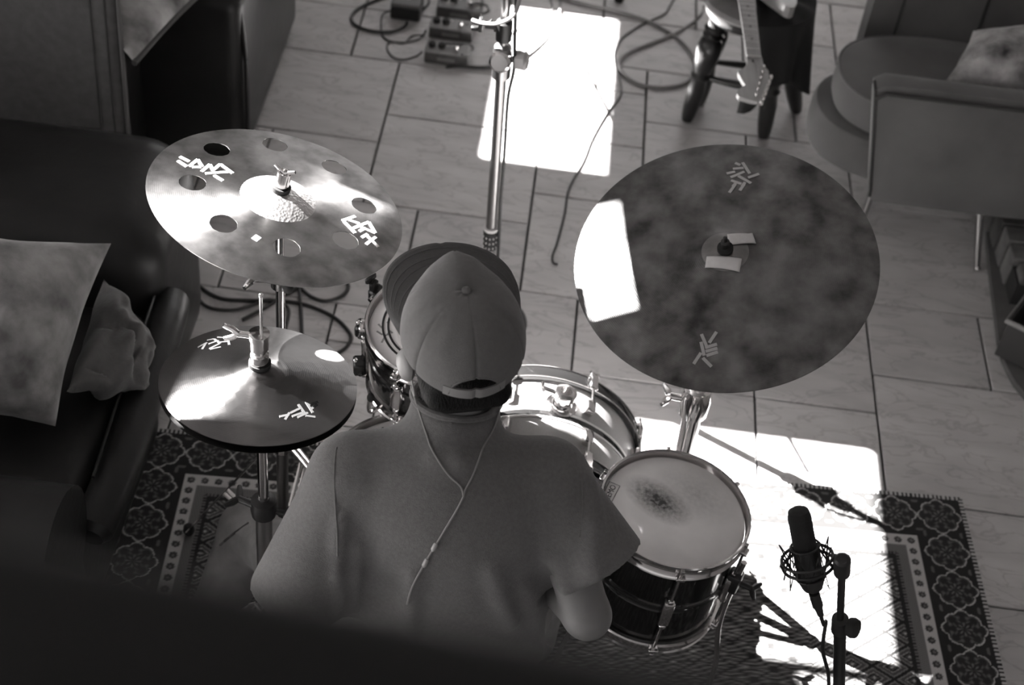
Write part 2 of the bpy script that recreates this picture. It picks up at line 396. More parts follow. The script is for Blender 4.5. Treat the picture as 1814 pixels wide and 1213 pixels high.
# close the sides down to the floor
ring = np.concatenate([idx[0, :], idx[1:, -1], idx[-1, -2::-1], idx[-2:0, 0]])
lo = co[ring].copy(); lo[:, 2] = 0.0007; base = len(co); co = np.concatenate([co, lo]); n = len(ring)
sq = np.stack([ring, np.roll(ring, -1), base+np.roll(np.arange(n), -1), base+np.arange(n)], 1)
me = bpy.data.meshes.new('rug'); me.from_pydata(co.tolist(), [], quads[:, ::1].tolist()+sq.tolist()); me.update()
ca = me.color_attributes.new('weave', 'FLOAT_COLOR', 'POINT')
cv = np.concatenate([val.ravel(), val.ravel()[ring]]); buf = np.stack([cv, cv*0.98, cv*0.97, np.ones_like(cv)], 1).astype(np.float32)
ca.data.foreach_set('color', buf.ravel())
RUGM = bpy.data.materials.new('woven wool'); RUGM.use_nodes = True; nt = RUGM.node_tree
an = nt.nodes.new('ShaderNodeVertexColor'); an.layer_name = 'weave'; bs = nt.nodes['Principled BSDF']; bs.inputs['Roughness'].default_value = 0.95
bs.inputs['Specular IOR Level'].default_value = 0.1
nt.links.new(an.outputs['Color'], bs.inputs['Base Color'])
nz = nt.nodes.new('ShaderNodeTexNoise'); nz.inputs['Scale'].default_value = 500; bp = nt.nodes.new('ShaderNodeBump'); bp.inputs['Strength'].default_value = 0.3; bp.inputs['Distance'].default_value = 0.003
nt.links.new(nz.outputs['Fac'], bp.inputs['Height']); nt.links.new(bp.outputs['Normal'], bs.inputs['Normal'])
me.materials.append(RUGM); rug = bpy.data.objects.new('rug', me); COL.objects.link(rug); rug.matrix_world = rug_M
tag(rug, 'dark patterned oriental rug with flower medallions under the drum kit', 'rug')

# ------------------------------------------------------------------ brick hearth at the right edge
BRICK = mat('sooty brick', 0.06, 0.9, v2=0.16, vscale=11, bump=0.5, bscale=50, objrand=0.25)
h = thing('hearth', 'low brick hearth with curved stone foot at the right edge of the photo', 'hearth', (1.75, 3.45, 0))
edge = spline([at(1742, 400), at(1748, 470), at(1757, 545), at(1768, 625), at(1790, 678), at(1814, 708), at(1850, 750)], 5)
poly = [(p.x, p.y) for p in edge]+[(2.3, edge[-1].y), (2.3, edge[0].y)]
MB().prism(poly, 0.0008, 0.022).build('hearth_stone', mat('hearth stone', 0.10, 0.8, var=0.2, vscale=14, bump=0.3, bscale=30), h)
rb = random.Random(5)
rows = [(1752, 470), (1758, 500), (1766, 528), (1774, 556), (1783, 585)]
for k in range(6):
    y0 = 3.93-0.083*k; xl = 1.405+0.008*k+rb.uniform(-.004, .004)
    for j in range(3):
        L = 0.215; x0 = xl+j*(L+0.008)
        m = MB(); m.box((0, 0, 0), (L, 0.072, 0.105), 0.004)
        m.build('brick', BRICK, h, M=T(x0+L/2, y0, 0.075+0.0) @ RZ(rb.uniform(-.01, .01)), local=True)
MB().box((1.75, 3.722, 0.062), (0.62, 0.49, 0.075)).build('mortar_bed', GROUT, h)
PANM = mat('pale metal', 0.22, 0.5, 0.3, var=0.2, vscale=20)
tr = thing('ash_pan', 'pale rimmed metal ash pan tilted against the brick hearth', 'pan', (1.55, 3.27, 0.022))
pc = [at(1783, 568, .16), at(1850, 618, .13)]
d = (pc[1]-pc[0]).normalized(); nrm = Vector((0, 0, 1)); d.z = 0; d.normalize(); M = frame(pc[0]+d*0.215+Vector((-d.y, d.x, 0))*.103-Vector((0, 0, .067)), nrm, d)
q = MB()
q.box((0, -.095, 0), (.42, .006, .13), .002).box((0, .095, 0), (.42, .006, .13), .002).box((-.207, 0, 0), (.006, .184, .13), .002).box((.207, 0, 0), (.006, .184, .13), .002).box((0, 0, -.062), (.41, .186, .006))
q.build('pan_body', mat('dark pan metal', 0.06, 0.5, 0.4), tr, M=M, local=True)
q = MB(); q.tube([(-.215, -.103, .067), (.215, -.103, .067), (.215, .103, .067), (-.215, .103, .067)], .008, 8, closed=True); q.build('rim', PANM, tr, M=M, local=True)
q = MB(); q.tube(spline([(-.12, .02, .0), (-.1, .03, .075), (-.04, .03, .085), (0, .02, .02)], 6), .006, 8); q.build('handle', PANM, tr, M=M, local=True)

# ================================================================== drum kit
def cym_z(r, R, bow, rb, hb):
    z = bow*(1-(r/R)**1.7)
    if r < rb: z += hb*(1-(r/rb)**2.2)**0.9
    return z
def stroke_part(name, strokes, M, zf, matl, parent, w=0.0045, th=0.0006):
    """printed or taped dashes lying on a cymbal or skin: (x0,y0,x1,y1) are photo points carried onto the disc"""
    Mi = M.inverted(); m = MB()
    for s in strokes:
        a = ondisc(s[0], s[1], M, zf); b = ondisc(s[2], s[3], M, zf)
        ww = s[4] if len(s) > 4 else w
        d = Vector((b.x-a.x, b.y-a.y, 0)); L = d.length; d.normalize(); n = Vector((-d.y, d.x, 0))*ww/2
        top = []; bot = []
        K = 3
        for k in range(K+1):
            c = Vector((a.x, a.y, 0))+d*L*k/K
            for sg in (-1, 1):
                p = c+n*sg; z = zf(math.hypot(p.x, p.y)); top.append((p.x, p.y, z+th+0.0004)); bot.append((p.x, p.y, z-0.0003))
        nv = len(top); fs = []
        for k in range(K):
            i = 2*k; fs.append([i, i+2, i+3, i+1]); fs.append([nv+i, nv+i+1, nv+i+3, nv+i+2])
            fs.append([i, nv+i, nv+i+2, i+2]); fs.append([i+1, i+3, nv+i+3, nv+i+1])
        fs.append([0, 1, nv+1, nv]); i = 2*K; fs.append([i, nv+i, nv+i+1, i+1])
        m.add(top+bot, fs, False)
    o = m.build(name, matl, parent, M=M, local=True); o['kind'] = 'stuff'; return o
def zz(lst, ox, oy, k): return [(ox+a*k, oy+b*k, ox+c*k, oy+d*k) for a, b, c, d in lst]

def cymbal_mat(name, lo, hi, rough, aniso, nscale, groove, hammer, metal=1.0, hamscale=55):
    m = mat(name, lo, rough, metal, v2=hi, vscale=nscale, aniso=aniso, detail=8)
    nt = m.node_tree; N = nt.nodes; L = nt.links; b = N['Principled BSDF']
    tc = N.new('ShaderNodeTexCoord'); wv = N.new('ShaderNodeTexWave'); wv.wave_type = 'RINGS'; wv.rings_direction = 'Z'
    wv.inputs['Scale'].default_value = 90; wv.inputs['Distortion'].default_value = 0.4; L.new(tc.outputs['Object'], wv.inputs['Vector'])
    vo = N.new('ShaderNodeTexVoronoi'); vo.inputs['Scale'].default_value = hamscale; L.new(tc.outputs['Object'], vo.inputs['Vector'])
    b1 = N.new('ShaderNodeBump'); b1.inputs['Strength'].default_value = groove; b1.inputs['Distance'].default_value = 0.0006
    L.new(wv.outputs['Fac'], b1.inputs['Height'])
    b2 = N.new('ShaderNodeBump'); b2.inputs['Strength'].default_value = hammer; b2.inputs['Distance'].default_value = 0.002
    L.new(vo.outputs['Distance'], b2.inputs['Height']); L.new(b1.outputs['Normal'], b2.inputs['Normal']); L.new(b2.outputs['Normal'], b.inputs['Normal'])
    return m
CRASHM = cymbal_mat('satin bronze', 0.14, 0.34, 0.33, 0.8, 24, 0.12, 0.05)
BELLM = cymbal_mat('hammered bronze bell', 0.5, 0.62, 0.4, 0.2, 9, 0.0, 0.55, hamscale=190)
HATM = cymbal_mat('hammered bronze', 0.15, 0.22, 0.3, 0.8, 6, 0.12, 0.16)
RIDEM = cymbal_mat('patinated dark bronze', 0.03, 0.2, 0.5, 0.45, 15, 0.35, 0.05, metal=0.55)
FELT = mat('black felt', 0.012, 0.95)

# ---- crash cymbal with eight round holes
cP, cM, cR = disc(490.5, 361, 228.6, 130.4, 14.8, 1.15)
cbow, crb, chb = 0.014, 0.068, 0.018
zc = lambda r: cym_z(min(r, cR), cR, cbow, crb, chb)
crash = thing('crash_cymbal', 'bright bronze crash cymbal with eight round holes on a tall stand', 'cymbal', cP)
Mi = cM.inverted(); hp = [ondisc(x, y-2, cM, zc) for x, y in ((384, 266), (487, 258), (592, 298), (645, 366), (612, 427), (508, 440), (396, 398), (341, 325))]
pts2 = []; ed2 = []; NS = 120
def ring2(cx, cy, r, n, con):
    o = len(pts2)
    for k in range(n):
        a = 2*PI*k/n; pts2.append(Vector((cx+r*math.cos(a), cy+r*math.sin(a))))
    if con:
        for k in range(n): ed2.append((o+k, o+(k+1) % n))
HR = cR*0.105
ring2(0, 0, cR, NS, True)
for p in hp: ring2(p.x, p.y, HR, 28, True)
ring2(0, 0, crb, 48, True)
for r in np.linspace(crb+0.012, cR-0.008, 13):
    for k in range(72):
        a = 2*PI*(k+0.5*(int(r*1000) % 2))/72; q = Vector((r*math.cos(a), r*math.sin(a)))
        if all((q-Vector((p.x, p.y))).length > HR*1.06 for p in hp): pts2.append(q)
vv, ee, ff, *_ = delaunay_2d_cdt(pts2, ed2, [], 1, 1e-6)
m = MB(); keep = []
for f in ff:
    c = sum((vv[i] for i in f), Vector((0, 0)))/3
    if c.length < crb*0.97 or any((c-Vector((p.x, p.y))).length < HR*0.97 for p in hp): continue
    keep.append(list(f))
m.add([(v.x, v.y, zc(v.length)) for v in vv], keep, True)
o = m.build('plate', CRASHM, crash, M=cM, local=True); sm = o.modifiers.new('thickness', 'SOLIDIFY'); sm.thickness = 0.0016; sm.offset = -1; o.modifiers.new('edges', 'EDGE_SPLIT')
m = MB(); m.lathe([(r, zc(r)) for r in np.linspace(0.006, crb+0.001, 14)][::-1], 48); m.build('bell', BELLM, crash, M=cM, local=True)
E1 = zz([(285, 282, 345, 312), (272, 308, 330, 345), (345, 345, 400, 300), (400, 300, 428, 345), (365, 350, 420, 350), (425, 378, 478, 332), (478, 332, 500, 372), (500, 368, 545, 330), (545, 330, 625, 388), (450, 390, 600, 380), (505, 402, 562, 436)], 240, 200, .2756)
E2 = zz([(1330, 693, 1412, 665), (1340, 698, 1412, 772), (1372, 690, 1440, 712), (1400, 742, 1500, 702), (1500, 702, 1542, 772), (1425, 722, 1540, 775), (1455, 800, 1492, 780), (1480, 782, 1562, 862), (1545, 798, 1482, 845), (1440, 760, 1480, 740)], 240, 200, .2756)
stroke_part('printed_emblem', E1, cM, zc, INK, crash, 0.0062); stroke_part('printed_emblem', E2, cM, zc, INK, crash, 0.0062)
stroke_part('tape_scrap', [(449, 419, 459, 425, 0.014)], cM, zc, mat('dull grey tape', 0.28, 0.6), crash)
def cymbal_top(root, M, z0, big=True, hgt=0.045):
    m = MB(); m.lathe([(0.017, z0-.004), (0.018, z0+.008), (0.010, z0+.010)], 20); m.build('felt', FELT, root, M=M, local=True)
    m = MB(); m.lathe([(0.0135, z0+.010), (0.0135, z0+hgt), (0.0095, z0+hgt), (0.0095, z0+hgt*.55), (0.002, z0+hgt*.5)], 20); m.build('sleeve', CHROME, root, M=M, local=True)
    m = MB(); m.lathe([(0.0035, z0+.01), (0.0035, z0+hgt+.006), (0.0, z0+hgt+.008)], 10); m.tube([(-.02, .004, z0+hgt+.008), (0, 0, z0+hgt-.002), (.018, -.004, z0+hgt+.009)], [.003, .005, .003], 8); m.build('wing_nut', CHROME, root, M=M, local=True)
cymbal_top(crash, cM, zc(0), True, 0.038)

def tripod(root, hub, feet, low, matl=CHROME, w=0.011):
    """double braced legs: name leg, each with a brace and rubber foot below it"""
    for f in feet:
        f = Vector(f); hub = Vector(hub); low = Vector(low)
        out = Vector((f.x-hub.x, f.y-hub.y, 0)).normalized(); sd = Vector((-out.y, out.x, 0))
        m = MB(); a = hub+out*.018; b = f+Vector((0, 0, .016))
        for s in (-1, 1): m.tube([a+sd*s*.009, b+sd*s*.007], w*.62, 6, flat=0.35)
        m.rod(b+sd*.012, b-sd*.012, .004, 8)
        lg = m.build('leg', matl, root)
        k = a.lerp(b, 0.55); m = MB()
        for s in (-1, 1): m.tube([low+out*.016+sd*s*.006, k+sd*s*.006], w*.5, 6, flat=0.35)
        m.build('brace', matl, lg)
        MB().lathe([(0.006, 0.03), (0.012, 0.026), (0.014, 0.012), (0.011, 0.0042), (0, 0.0042)], 12, T(f.x, f.y, 0)).build('rubber_foot', RUBBER, lg)
    MB().lathe([(0.012, -.02), (0.021, -.018), (0.021, .018), (0.012, .02)], 20, T(*hub)).build('hub', matl, root)
    MB().lathe([(0.012, -.02), (0.020, -.018), (0.020, .018), (0.012, .02)], 20, T(*low)).build('collar', matl, root)
def wing(root, p, ang, matl=CHROME, s=1.0):
    m = MB(); d = Vector((math.cos(ang), math.sin(ang), 0)); e = Vector((-d.y, d.x, 0)); p = Vector(p)
    m.rod(p, p+d*.03*s, .007*s, 10); q = p+d*.03*s
    for t in (-1, 1): m.tube([q, q+e*t*.012*s+d*.006*s, q+e*t*.026*s+d*.014*s], [.006*s, .007*s, .004*s], 8)
    m.build('wing_nut', matl, root)

# crash stand
cb = Vector((cP.x+0.002, cP.y+0.012, 0)); ctop = cM @ Vector((0, 0, -0.012))
cs = thing('crash_cymbal_stand', 'chrome double braced stand rising under the holed crash cymbal', 'cymbal stand', (cb.x, cb.y, 0))
MB().rod((cb.x, cb.y, .09), (cb.x, cb.y, .62), .0125).build('lower_tube', STEEL, cs)
MB().rod((cb.x, cb.y, .60), (cb.x, cb.y, .98), .0095).build('middle_tube', CHROME, cs)
MB().rod((cb.x, cb.y, .96), (cb.x, cb.y, 1.085), .0085).build('upper_tube', CHROME, cs)
MB().lathe([(0.010, -.03), (0.018, -.028), (0.018, .02), (0.010, .024)], 20, T(cb.x, cb.y, .97)).build('tube_clamp', CHROME, cs)
wing(cs, (cb.x-.015, cb.y-.01, .965), PI*1.05, s=1.1); 
MB().ell((cb.x+.018, cb.y-.018, .955), .011).build('clamp_knob', RUBBER, cs)
MB().lathe([(0.012, -.03), (0.02, -.028), (0.02, .02), (0.012, .024)], 20, T(cb.x, cb.y, .62)).build('tube_clamp', CHROME, cs)
m = MB(); m.rod((cb.x, cb.y, 1.08), ctop, .006).ell((cb.x, cb.y, 1.085), .015); m.rod((cb.x-.02, cb.y, 1.085), (cb.x+.028, cb.y, 1.085), .005); m.build('tilter', CHROME, cs)
MB().lathe([(0.018, -.007), (0.018, .004), (.004, .006)], 18, frame(ctop, cM.col[2].to_3d())).build('cup_washer', FELT, cs)
lf = at(335, 945, 0)
tripod(cs, (cb.x, cb.y, .50), [lf, (cb.x+.30, cb.y+.02, 0), (cb.x+.02, cb.y+.33, 0)], (cb.x, cb.y, .17))

# ---- hi-hats
HZ = 0.93
hP, hM, hR = disc(458.5, 678, 173.7, 106.3, 3, HZ)
zh = lambda r: cym_z(min(r, hR), hR, 0.030, 0.045, 0.010)
hh = thing('hi_hat_cymbal', 'upper hi-hat cymbal, plain hammered bronze with a bright wedge of light', 'cymbal', hP, 'pair of hi-hat cymbals')
m = MB(); pr_ = [(r, zh(r)) for r in np.linspace(0.006, hR, 26)]; m.lathe(pr_[::-1]+[(r, z-.0016) for r, z in pr_], 96); m.build('plate', HATM, hh, M=hM, local=True)
H1 = zz([(305, 490, 360, 462), (330, 502, 352, 466), (360, 448, 402, 440), (370, 470, 430, 450), (375, 498, 432, 470), (420, 430, 502, 436), (430, 460, 490, 456), (482, 430, 492, 476), (380, 502, 442, 488), (402, 440, 440, 468)], 260, 470, .2968)
H2 = zz([(792, 904, 850, 892), (825, 922, 852, 880), (858, 882, 920, 852), (868, 902, 932, 880), (905, 830, 950, 892), (950, 815, 992, 880), (900, 908, 962, 880), (960, 836, 1022, 815), (978, 862, 1017, 830), (948, 898, 1006, 906)], 260, 470, .2968)
stroke_part('printed_emblem', H1, hM, zh, INKH, hh, 0.0042); stroke_part('printed_emblem', H2, hM, zh, INKH, hh, 0.0042)
hl = thing('hi_hat_cymbal', 'lower hi-hat cymbal, only its dark rim showing below the upper one', 'cymbal', hM @ Vector((0, 0, -.016)), 'pair of hi-hat cymbals')
zl = lambda r: -0.006-cym_z(min(r, hR), hR, 0.030, 0.045, 0.010)+0.0
m = MB(); pl = [(r, zl(r)-.004) for r in np.linspace(0.009, hR, 22)]; m.lathe(pl[::-1]+[(r, z-.0016) for r, z in pl], 96)
m.build('plate', mat('dark bronze rim', 0.1, 0.35, 1.0, aniso=.5), hl, M=hM @ T(0, 0, -.004), local=True)
hb = Vector((hP.x+.004, hP.y-.004, 0)); hax = Vector((0, 0, 1))
hs = thing('hi_hat_stand', 'chrome hi-hat stand with pull rod and clutch left of the drummer', 'hi-hat stand', (hb.x, hb.y, 0))
MB().rod((hb.x, hb.y, .30), (hb.x, hb.y, .60), .0165).build('lower_tube', STEEL, hs)
MB().rod((hb.x, hb.y, .58), (hb.x, hb.y, HZ-.055), .0105).build('upper_tube', CHROME, hs)
MB().lathe([(0.012, -.03), (0.024, -.028), (0.026, -.01), (0.024, .012), (0.012, .016)], 20, T(hb.x, hb.y, .60)).build('tube_clamp', BLACKM, hs)
m = MB(); m.rod((hb.x+.02, hb.y, .585), (hb.x+.045, hb.y-.004, .585), .006).ell((hb.x+.058, hb.y-.005, .585), (.019, .019, .019)); m.build('clamp_knob', RUBBER, hs)
wing(hs, (hb.x-.018, hb.y-.005, .60), PI*0.9, BLACKM, 1.1)
MB().rod((hb.x, hb.y, .12), (hb.x+.004, hb.y, HZ+.215), .0032, 8).build('pull_rod', CHROME, hs)
MB().ell((hb.x+.004, hb.y, HZ+.216), .0045).build('rod_tip', CHROME, hs)
cl = hM @ Vector((0, 0, zh(0)))
m = MB(); m.lathe([(0.020, 0), (0.020, .009), (0.012, .010)], 20, frame(cl, (0, 0, 1))); m.build('felt', FELT, hs)
m = MB(); m.lathe([(0.012, .009), (0.0165, .010), (0.0165, .028), (0.012, .030), (0.012, .040), (0.0165, .042), (0.0165, .066), (0.0185, .067), (0.0185, .078), (0.006, .080)], 24, frame(cl, (0, 0, 1))); m.build('clutch', CHROME, hs)
m = MB(); q = cl+Vector((-.012, -.002, .072)); m.rod(q, q+Vector((-.025, -.004, .004)), .006)
for t in (-1, 1): m.tube([q+Vector((-.022, -.004, .004)), q+Vector((-.034, -.004, .004+.010*t)), q+Vector((-.048, -.006, .006+.016*t))], [.005, .006, .004], 8)
m.build('wing_nut', CHROME, hs)
MB().lathe([(0.011, -.012), (.022, -.010), (.022, 0.0), (0.011, .002)], 18, T(hb.x, hb.y, HZ-.052)).build('seat_cup', BLACKM, hs)
m = MB(); m.lathe([(0.017, -.02), (0.023, -.018), (0.023, .018), (0.017, .02)], 20, T(hb.x, hb.y, .31)); m.build('base_collar', CHROME, hs)
w0 = Vector((hb.x-.02, hb.y-.02, .295)); m = MB()
m.tube(spline([w0+Vector((-.03, -.01, -.022)), w0+Vector((-.022, -.008, -.005)), w0+Vector((0, 0, .006)), w0+Vector((.016, -.008, -.006)), w0+Vector((.02, -.01, -.022))], 5), .0045, 8); m.ell(w0+Vector((-.03, -.01, -.024)), .007); m.build('wing_nut', CHROME, hs)
tripod(hs, (hb.x, hb.y, .30), [(hb.x-.13, hb.y-.29, 0), (hb.x+.22, hb.y-.24, 0)], (hb.x, hb.y, .10))
m = MB(); m.box((0, 0, 0), (.085, .29, .008), .003); m.build('footboard', STEEL, hs, M=T(hb.x-.02, hb.y-.14, .062) @ RX(-.22), local=True)
m = MB(); m.box((hb.x-.005, hb.y-.005, .06), (.10, .05, .10), .006); m.build('pedal_frame', STEEL, hs)

# ---- ride
rP, rM, rR = disc(1284.5, 464, 268, 219, 0, 0.95)
zr = lambda r: cym_z(min(r, rR), rR, 0.030, 0.062, 0.013)
ride = thing('ride_cymbal', 'large dark patinated ride cymbal with two tape strips and sunlit left edge', 'cymbal', rP)
m = MB(); pr_ = [(r, zr(r)) for r in np.linspace(0.006, rR, 34)]; m.lathe(pr_[::-1]+[(r, z-.0018) for r, z in pr_], 128); m.build('plate', RIDEM, ride, M=rM, local=True)
R1 = zz([(1278, 1048, 1312, 1062), (1264, 1086, 1332, 1080), (1326, 1045, 1372, 1116), (1224, 1116, 1278, 1104), (1250, 1140, 1338, 1104), (1298, 1130, 1380, 1178), (1362, 1142, 1432, 1118), (1252, 1160, 1318, 1182), (1320, 1198, 1342, 1172), (1262, 1200, 1282, 1178)], 950, 0, .2756)
R1 += [(980+a*.404, 230+b*.404, 980+c*.404, 230+d*.404) for a, b, c, d in ((772, 276, 800, 238), (818, 266, 838, 238))]
R2 = [(980+a*.404, 230+b*.404, 980+c*.404, 230+d*.404) for a, b, c, d in ((650, 896, 672, 948), (684, 934, 716, 886), (666, 956, 718, 940), (668, 972, 720, 958), (672, 990, 722, 974), (648, 930, 662, 990), (616, 1026, 648, 978), (656, 1000, 694, 1038))]
m = MB(); m.lathe([(r, zr(r)+.0005) for r in np.linspace(0.006, .047, 12)][::-1], 48); m.build('bell', mat('painted bell highlight', .22, .33, 1.0, var=.2, vscale=40), ride, M=rM, local=True)  # brighter metal on the bell stands in for its specular spot
stroke_part('printed_emblem', R1, rM, zr, INKD, ride, 0.0062); stroke_part('printed_emblem', R2, rM, zr, INKD, ride, 0.0062)
def tape(px, M, zf, parent, lift=0.0022):
    """strip of tape through four photo points, following the domed surface"""
    c = [ondisc(x, y, M, zf) for x, y in px]; m = MB(); nu, nv = 14, 6; tp = []
    for j in range(nv+1):
        for i in range(nu+1):
            u, v = i/nu, j/nv; p = (c[0]*(1-u)+c[1]*u)*(1-v)+(c[3]*(1-u)+c[2]*u)*v
            tp.append(Vector((p.x, p.y, max(zf(math.hypot(p.x+dx, p.y+dy)) for dx, dy in ((0, 0), (.004, 0), (-.004, 0), (0, .004), (0, -.004)))+lift)))
    m.add(tp, [[j*(nu+1)+i, j*(nu+1)+i+1, (j+1)*(nu+1)+i+1, (j+1)*(nu+1)+i] for j in range(nv) for i in range(nu)], True)
    o = m.build('tape_strip', PAPER, parent, M=M, local=True); s = o.modifiers.new('thickness', 'SOLIDIFY'); s.thickness = .0008; s.offset = -1
tape([(1288, 417), (1333, 414), (1339, 433), (1291, 436)], rM, zr, ride)
tape([(1252, 456), (1314, 460), (1310, 484), (1249, 476)], rM, zr, ride)
m = MB(); m.lathe([(0.016, zr(0)-.002), (.016, zr(0)+.008), (.008, zr(0)+.010)], 20); m.build('felt', FELT, ride, M=rM, local=True)
m = MB(); m.lathe([(0.008, zr(0)+.008), (0.009, zr(0)+.026), (.004, zr(0)+.028), (.004, zr(0)+.04), (0, zr(0)+.042)], 14); m.build('wing_nut', BLACKM, ride, M=rM, local=True)
rtop = rM @ Vector((0, 0, -.012)); rl = at(1212, 800, .42); rd = (rtop-rl).normalized()
rs = thing('ride_cymbal_stand', 'chrome ride cymbal stand standing behind the floor tom', 'cymbal stand', (rl.x, rl.y, 0))
rbase = Vector((rl.x-.004, rl.y, 0)); hubp = Vector((rl.x, rl.y, .36))
kk = rl+rd*((0.875-rl.z)/rd.z)
MB().rod((rl.x, rl.y, .05), rl, .0125).build('lower_tube', CHROME, rs)
MB().rod(rl-rd*.01, rl+rd*.34, .021).build('middle_tube', CHROME, rs)
MB().rod(rl+rd*.30, kk, .0095).build('upper_tube', CHROME, rs)
MB().lathe([(0.014, -.05), (0.030, -.045), (0.034, 0), (0.030, .03), (0.014, .034)], 20, frame(rl+rd*.16, rd)).build('tube_clamp', CHROME, rs)
MB().lathe([(0.014, -.045), (0.034, -.042), (0.034, .03), (0.014, .034)], 20, frame(rl+rd*.32, rd)).build('tube_clamp', CHROME, rs)
wing(rs, rl+rd*.16+Vector((-.02, -.005, .0)), PI*.98, s=1.2); wing(rs, rl+rd*.32+Vector((-.022, 0, .0)), PI*1.0, s=1.1)
m = MB(); m.rod(kk, rtop, .006).ell(kk, .016); m.rod(kk+Vector((-.025, 0, 0)), kk+Vector((.03, 0, 0)), .007); m.build('tilter', CHROME, rs)
MB().lathe([(0.018, -.007), (0.018, .004), (.004, .006)], 18, frame(rtop, rM.col[2].to_3d())).build('cup_washer', FELT, rs)
tripod(rs, hubp, [(rl.x+.14, rl.y+.06, 0), (rl.x+.03, rl.y-.12, 0), (rl.x-.02, rl.y+.19, 0)], (rl.x, rl.y, .12))

# ---- drums
HEADST = mat('worn coated drum skin', 0.8, 0.6, var=0.06, vscale=12)
def add_stain(m, c, rad, dark):
    nt = m.node_tree; N = nt.nodes; L = nt.links; b = N['Principled BSDF']; src = b.inputs['Base Color'].links[0].from_socket
    for (cx, cy), (rx, ry), dk in zip(c, rad, dark):
        tc = N.new('ShaderNodeTexCoord'); mp = N.new('ShaderNodeMapping'); mp.vector_type = 'TEXTURE'
        mp.inputs['Location'].default_value = (cx, cy, 0); mp.inputs['Rotation'].default_value = (0, 0, -0.6); mp.inputs['Scale'].default_value = (rx, ry, 1)
        L.new(tc.outputs['Object'], mp.inputs['Vector'])
        gr = N.new('ShaderNodeTexGradient'); gr.gradient_type = 'SPHERICAL'; L.new(mp.outputs['Vector'], gr.inputs['Vector'])
        nz = N.new('ShaderNodeTexNoise'); nz.inputs['Scale'].default_value = 110; nz.inputs['Detail'].default_value = 6; L.new(tc.outputs['Object'], nz.inputs['Vector'])
        mu = N.new('ShaderNodeMath'); mu.operation = 'MULTIPLY'; L.new(gr.outputs['Fac'], mu.inputs[0]); L.new(nz.outputs['Fac'], mu.inputs[1])
        m2 = N.new('ShaderNodeMath'); m2.operation = 'MULTIPLY'; m2.use_clamp = True; m2.inputs[1].default_value = dk; L.new(mu.outputs[0], m2.inputs[0])
        mx = N.new('ShaderNodeMix'); mx.data_type = 'RGBA'; mx.inputs['B'].default_value = g(0.05); L.new(m2.outputs[0], mx.inputs['Factor']); L.new(src, mx.inputs['A'])
        src = mx.outputs['Result']
    L.new(src, b.inputs['Base Color'])
def drum(root, M, R, depth, nl, phase, shellm, headm, bead=True, lug=True):
    n = 72
    m = MB(); m.lathe([(R-.004, -.012), (R, -.012), (R, -depth+.012), (R-.004, -depth+.012)], n); m.build('shell', shellm, root, M=M, local=True)
    if bead:
        m = MB(); zb = -depth*.5
        m.lathe([(R-.001, zb-.013), (R+.003, zb-.010), (R+.001, zb-.004), (R+.001, zb+.004), (R+.003, zb+.010), (R-.001, zb+.013)], n, smooth=True); m.build('shell_bead', mat('bead lacquer', 0.02, 0.12, coat=0.8), root, M=M, local=True)
    m = MB(); m.lathe([(0.0, 0.0), (R*.5, 0), (R-.006, 0.0), (R-.001, -.004), (R+.003, -.016)][::-1], n); m.build('drum_head', headm, root, M=M, local=True)
    m = MB(); m.lathe([(R-.001, -depth+.016), (R-.006, -depth), (0, -depth)][::-1][::-1], n); m.build('bottom_head', HEADW, root, M=M, local=True)
    for z0, s in ((0, 1), (-depth, -1)):
        m = MB(); pf = [(R+.0035, -.024), (R+.0035, .004), (R+.004, .009), (R+.0085, .0115), (R+.0105, .009), (R+.0075, .006), (R+.0065, -.016), (R+.0095, -.020), (R+.0105, -.0245)]
        m.lathe([(r, z0+s*z) for r, z in pf], n, None, True); m.build('hoop', CHROME, root, M=M, local=True)
    first = None
    for k in range(nl):
        a = phase+2*PI*k/nl; Mk = M @ RZ(a)
        if first is None:
            m = MB(); L = min(.075, depth*.42)
            m.box((R+.009, 0, -depth*.5), (.018, .024, L), .005, seg=2)
            m.box((R+.012, 0, -depth*.5+L*.5+.004), (.012, .013, .014), .003); m.box((R+.012, 0, -depth*.5-L*.5-.004), (.012, .013, .014), .003)
            l1 = m.build('lug', CHROME, root, M=Mk, local=True)
            m = MB()
            m.rod((R+.0135, 0, .004), (R+.0135, 0, -depth-.004), .0032, 8)
            for s in (1, -1):
                zt = 0.004 if s > 0 else -depth-.004
                m.box((R+.0135, 0, zt-s*.016), (.017, .020, .009), .002); m.box((R+.0135, 0, zt+s*.003), (.008, .008, .008), .001)
            r1 = m.build('tension_rod', CHROME, root, M=Mk, local=True); first = True
        else: dup(l1, 'lug', root, Mk); dup(r1, 'tension_rod', root, Mk)

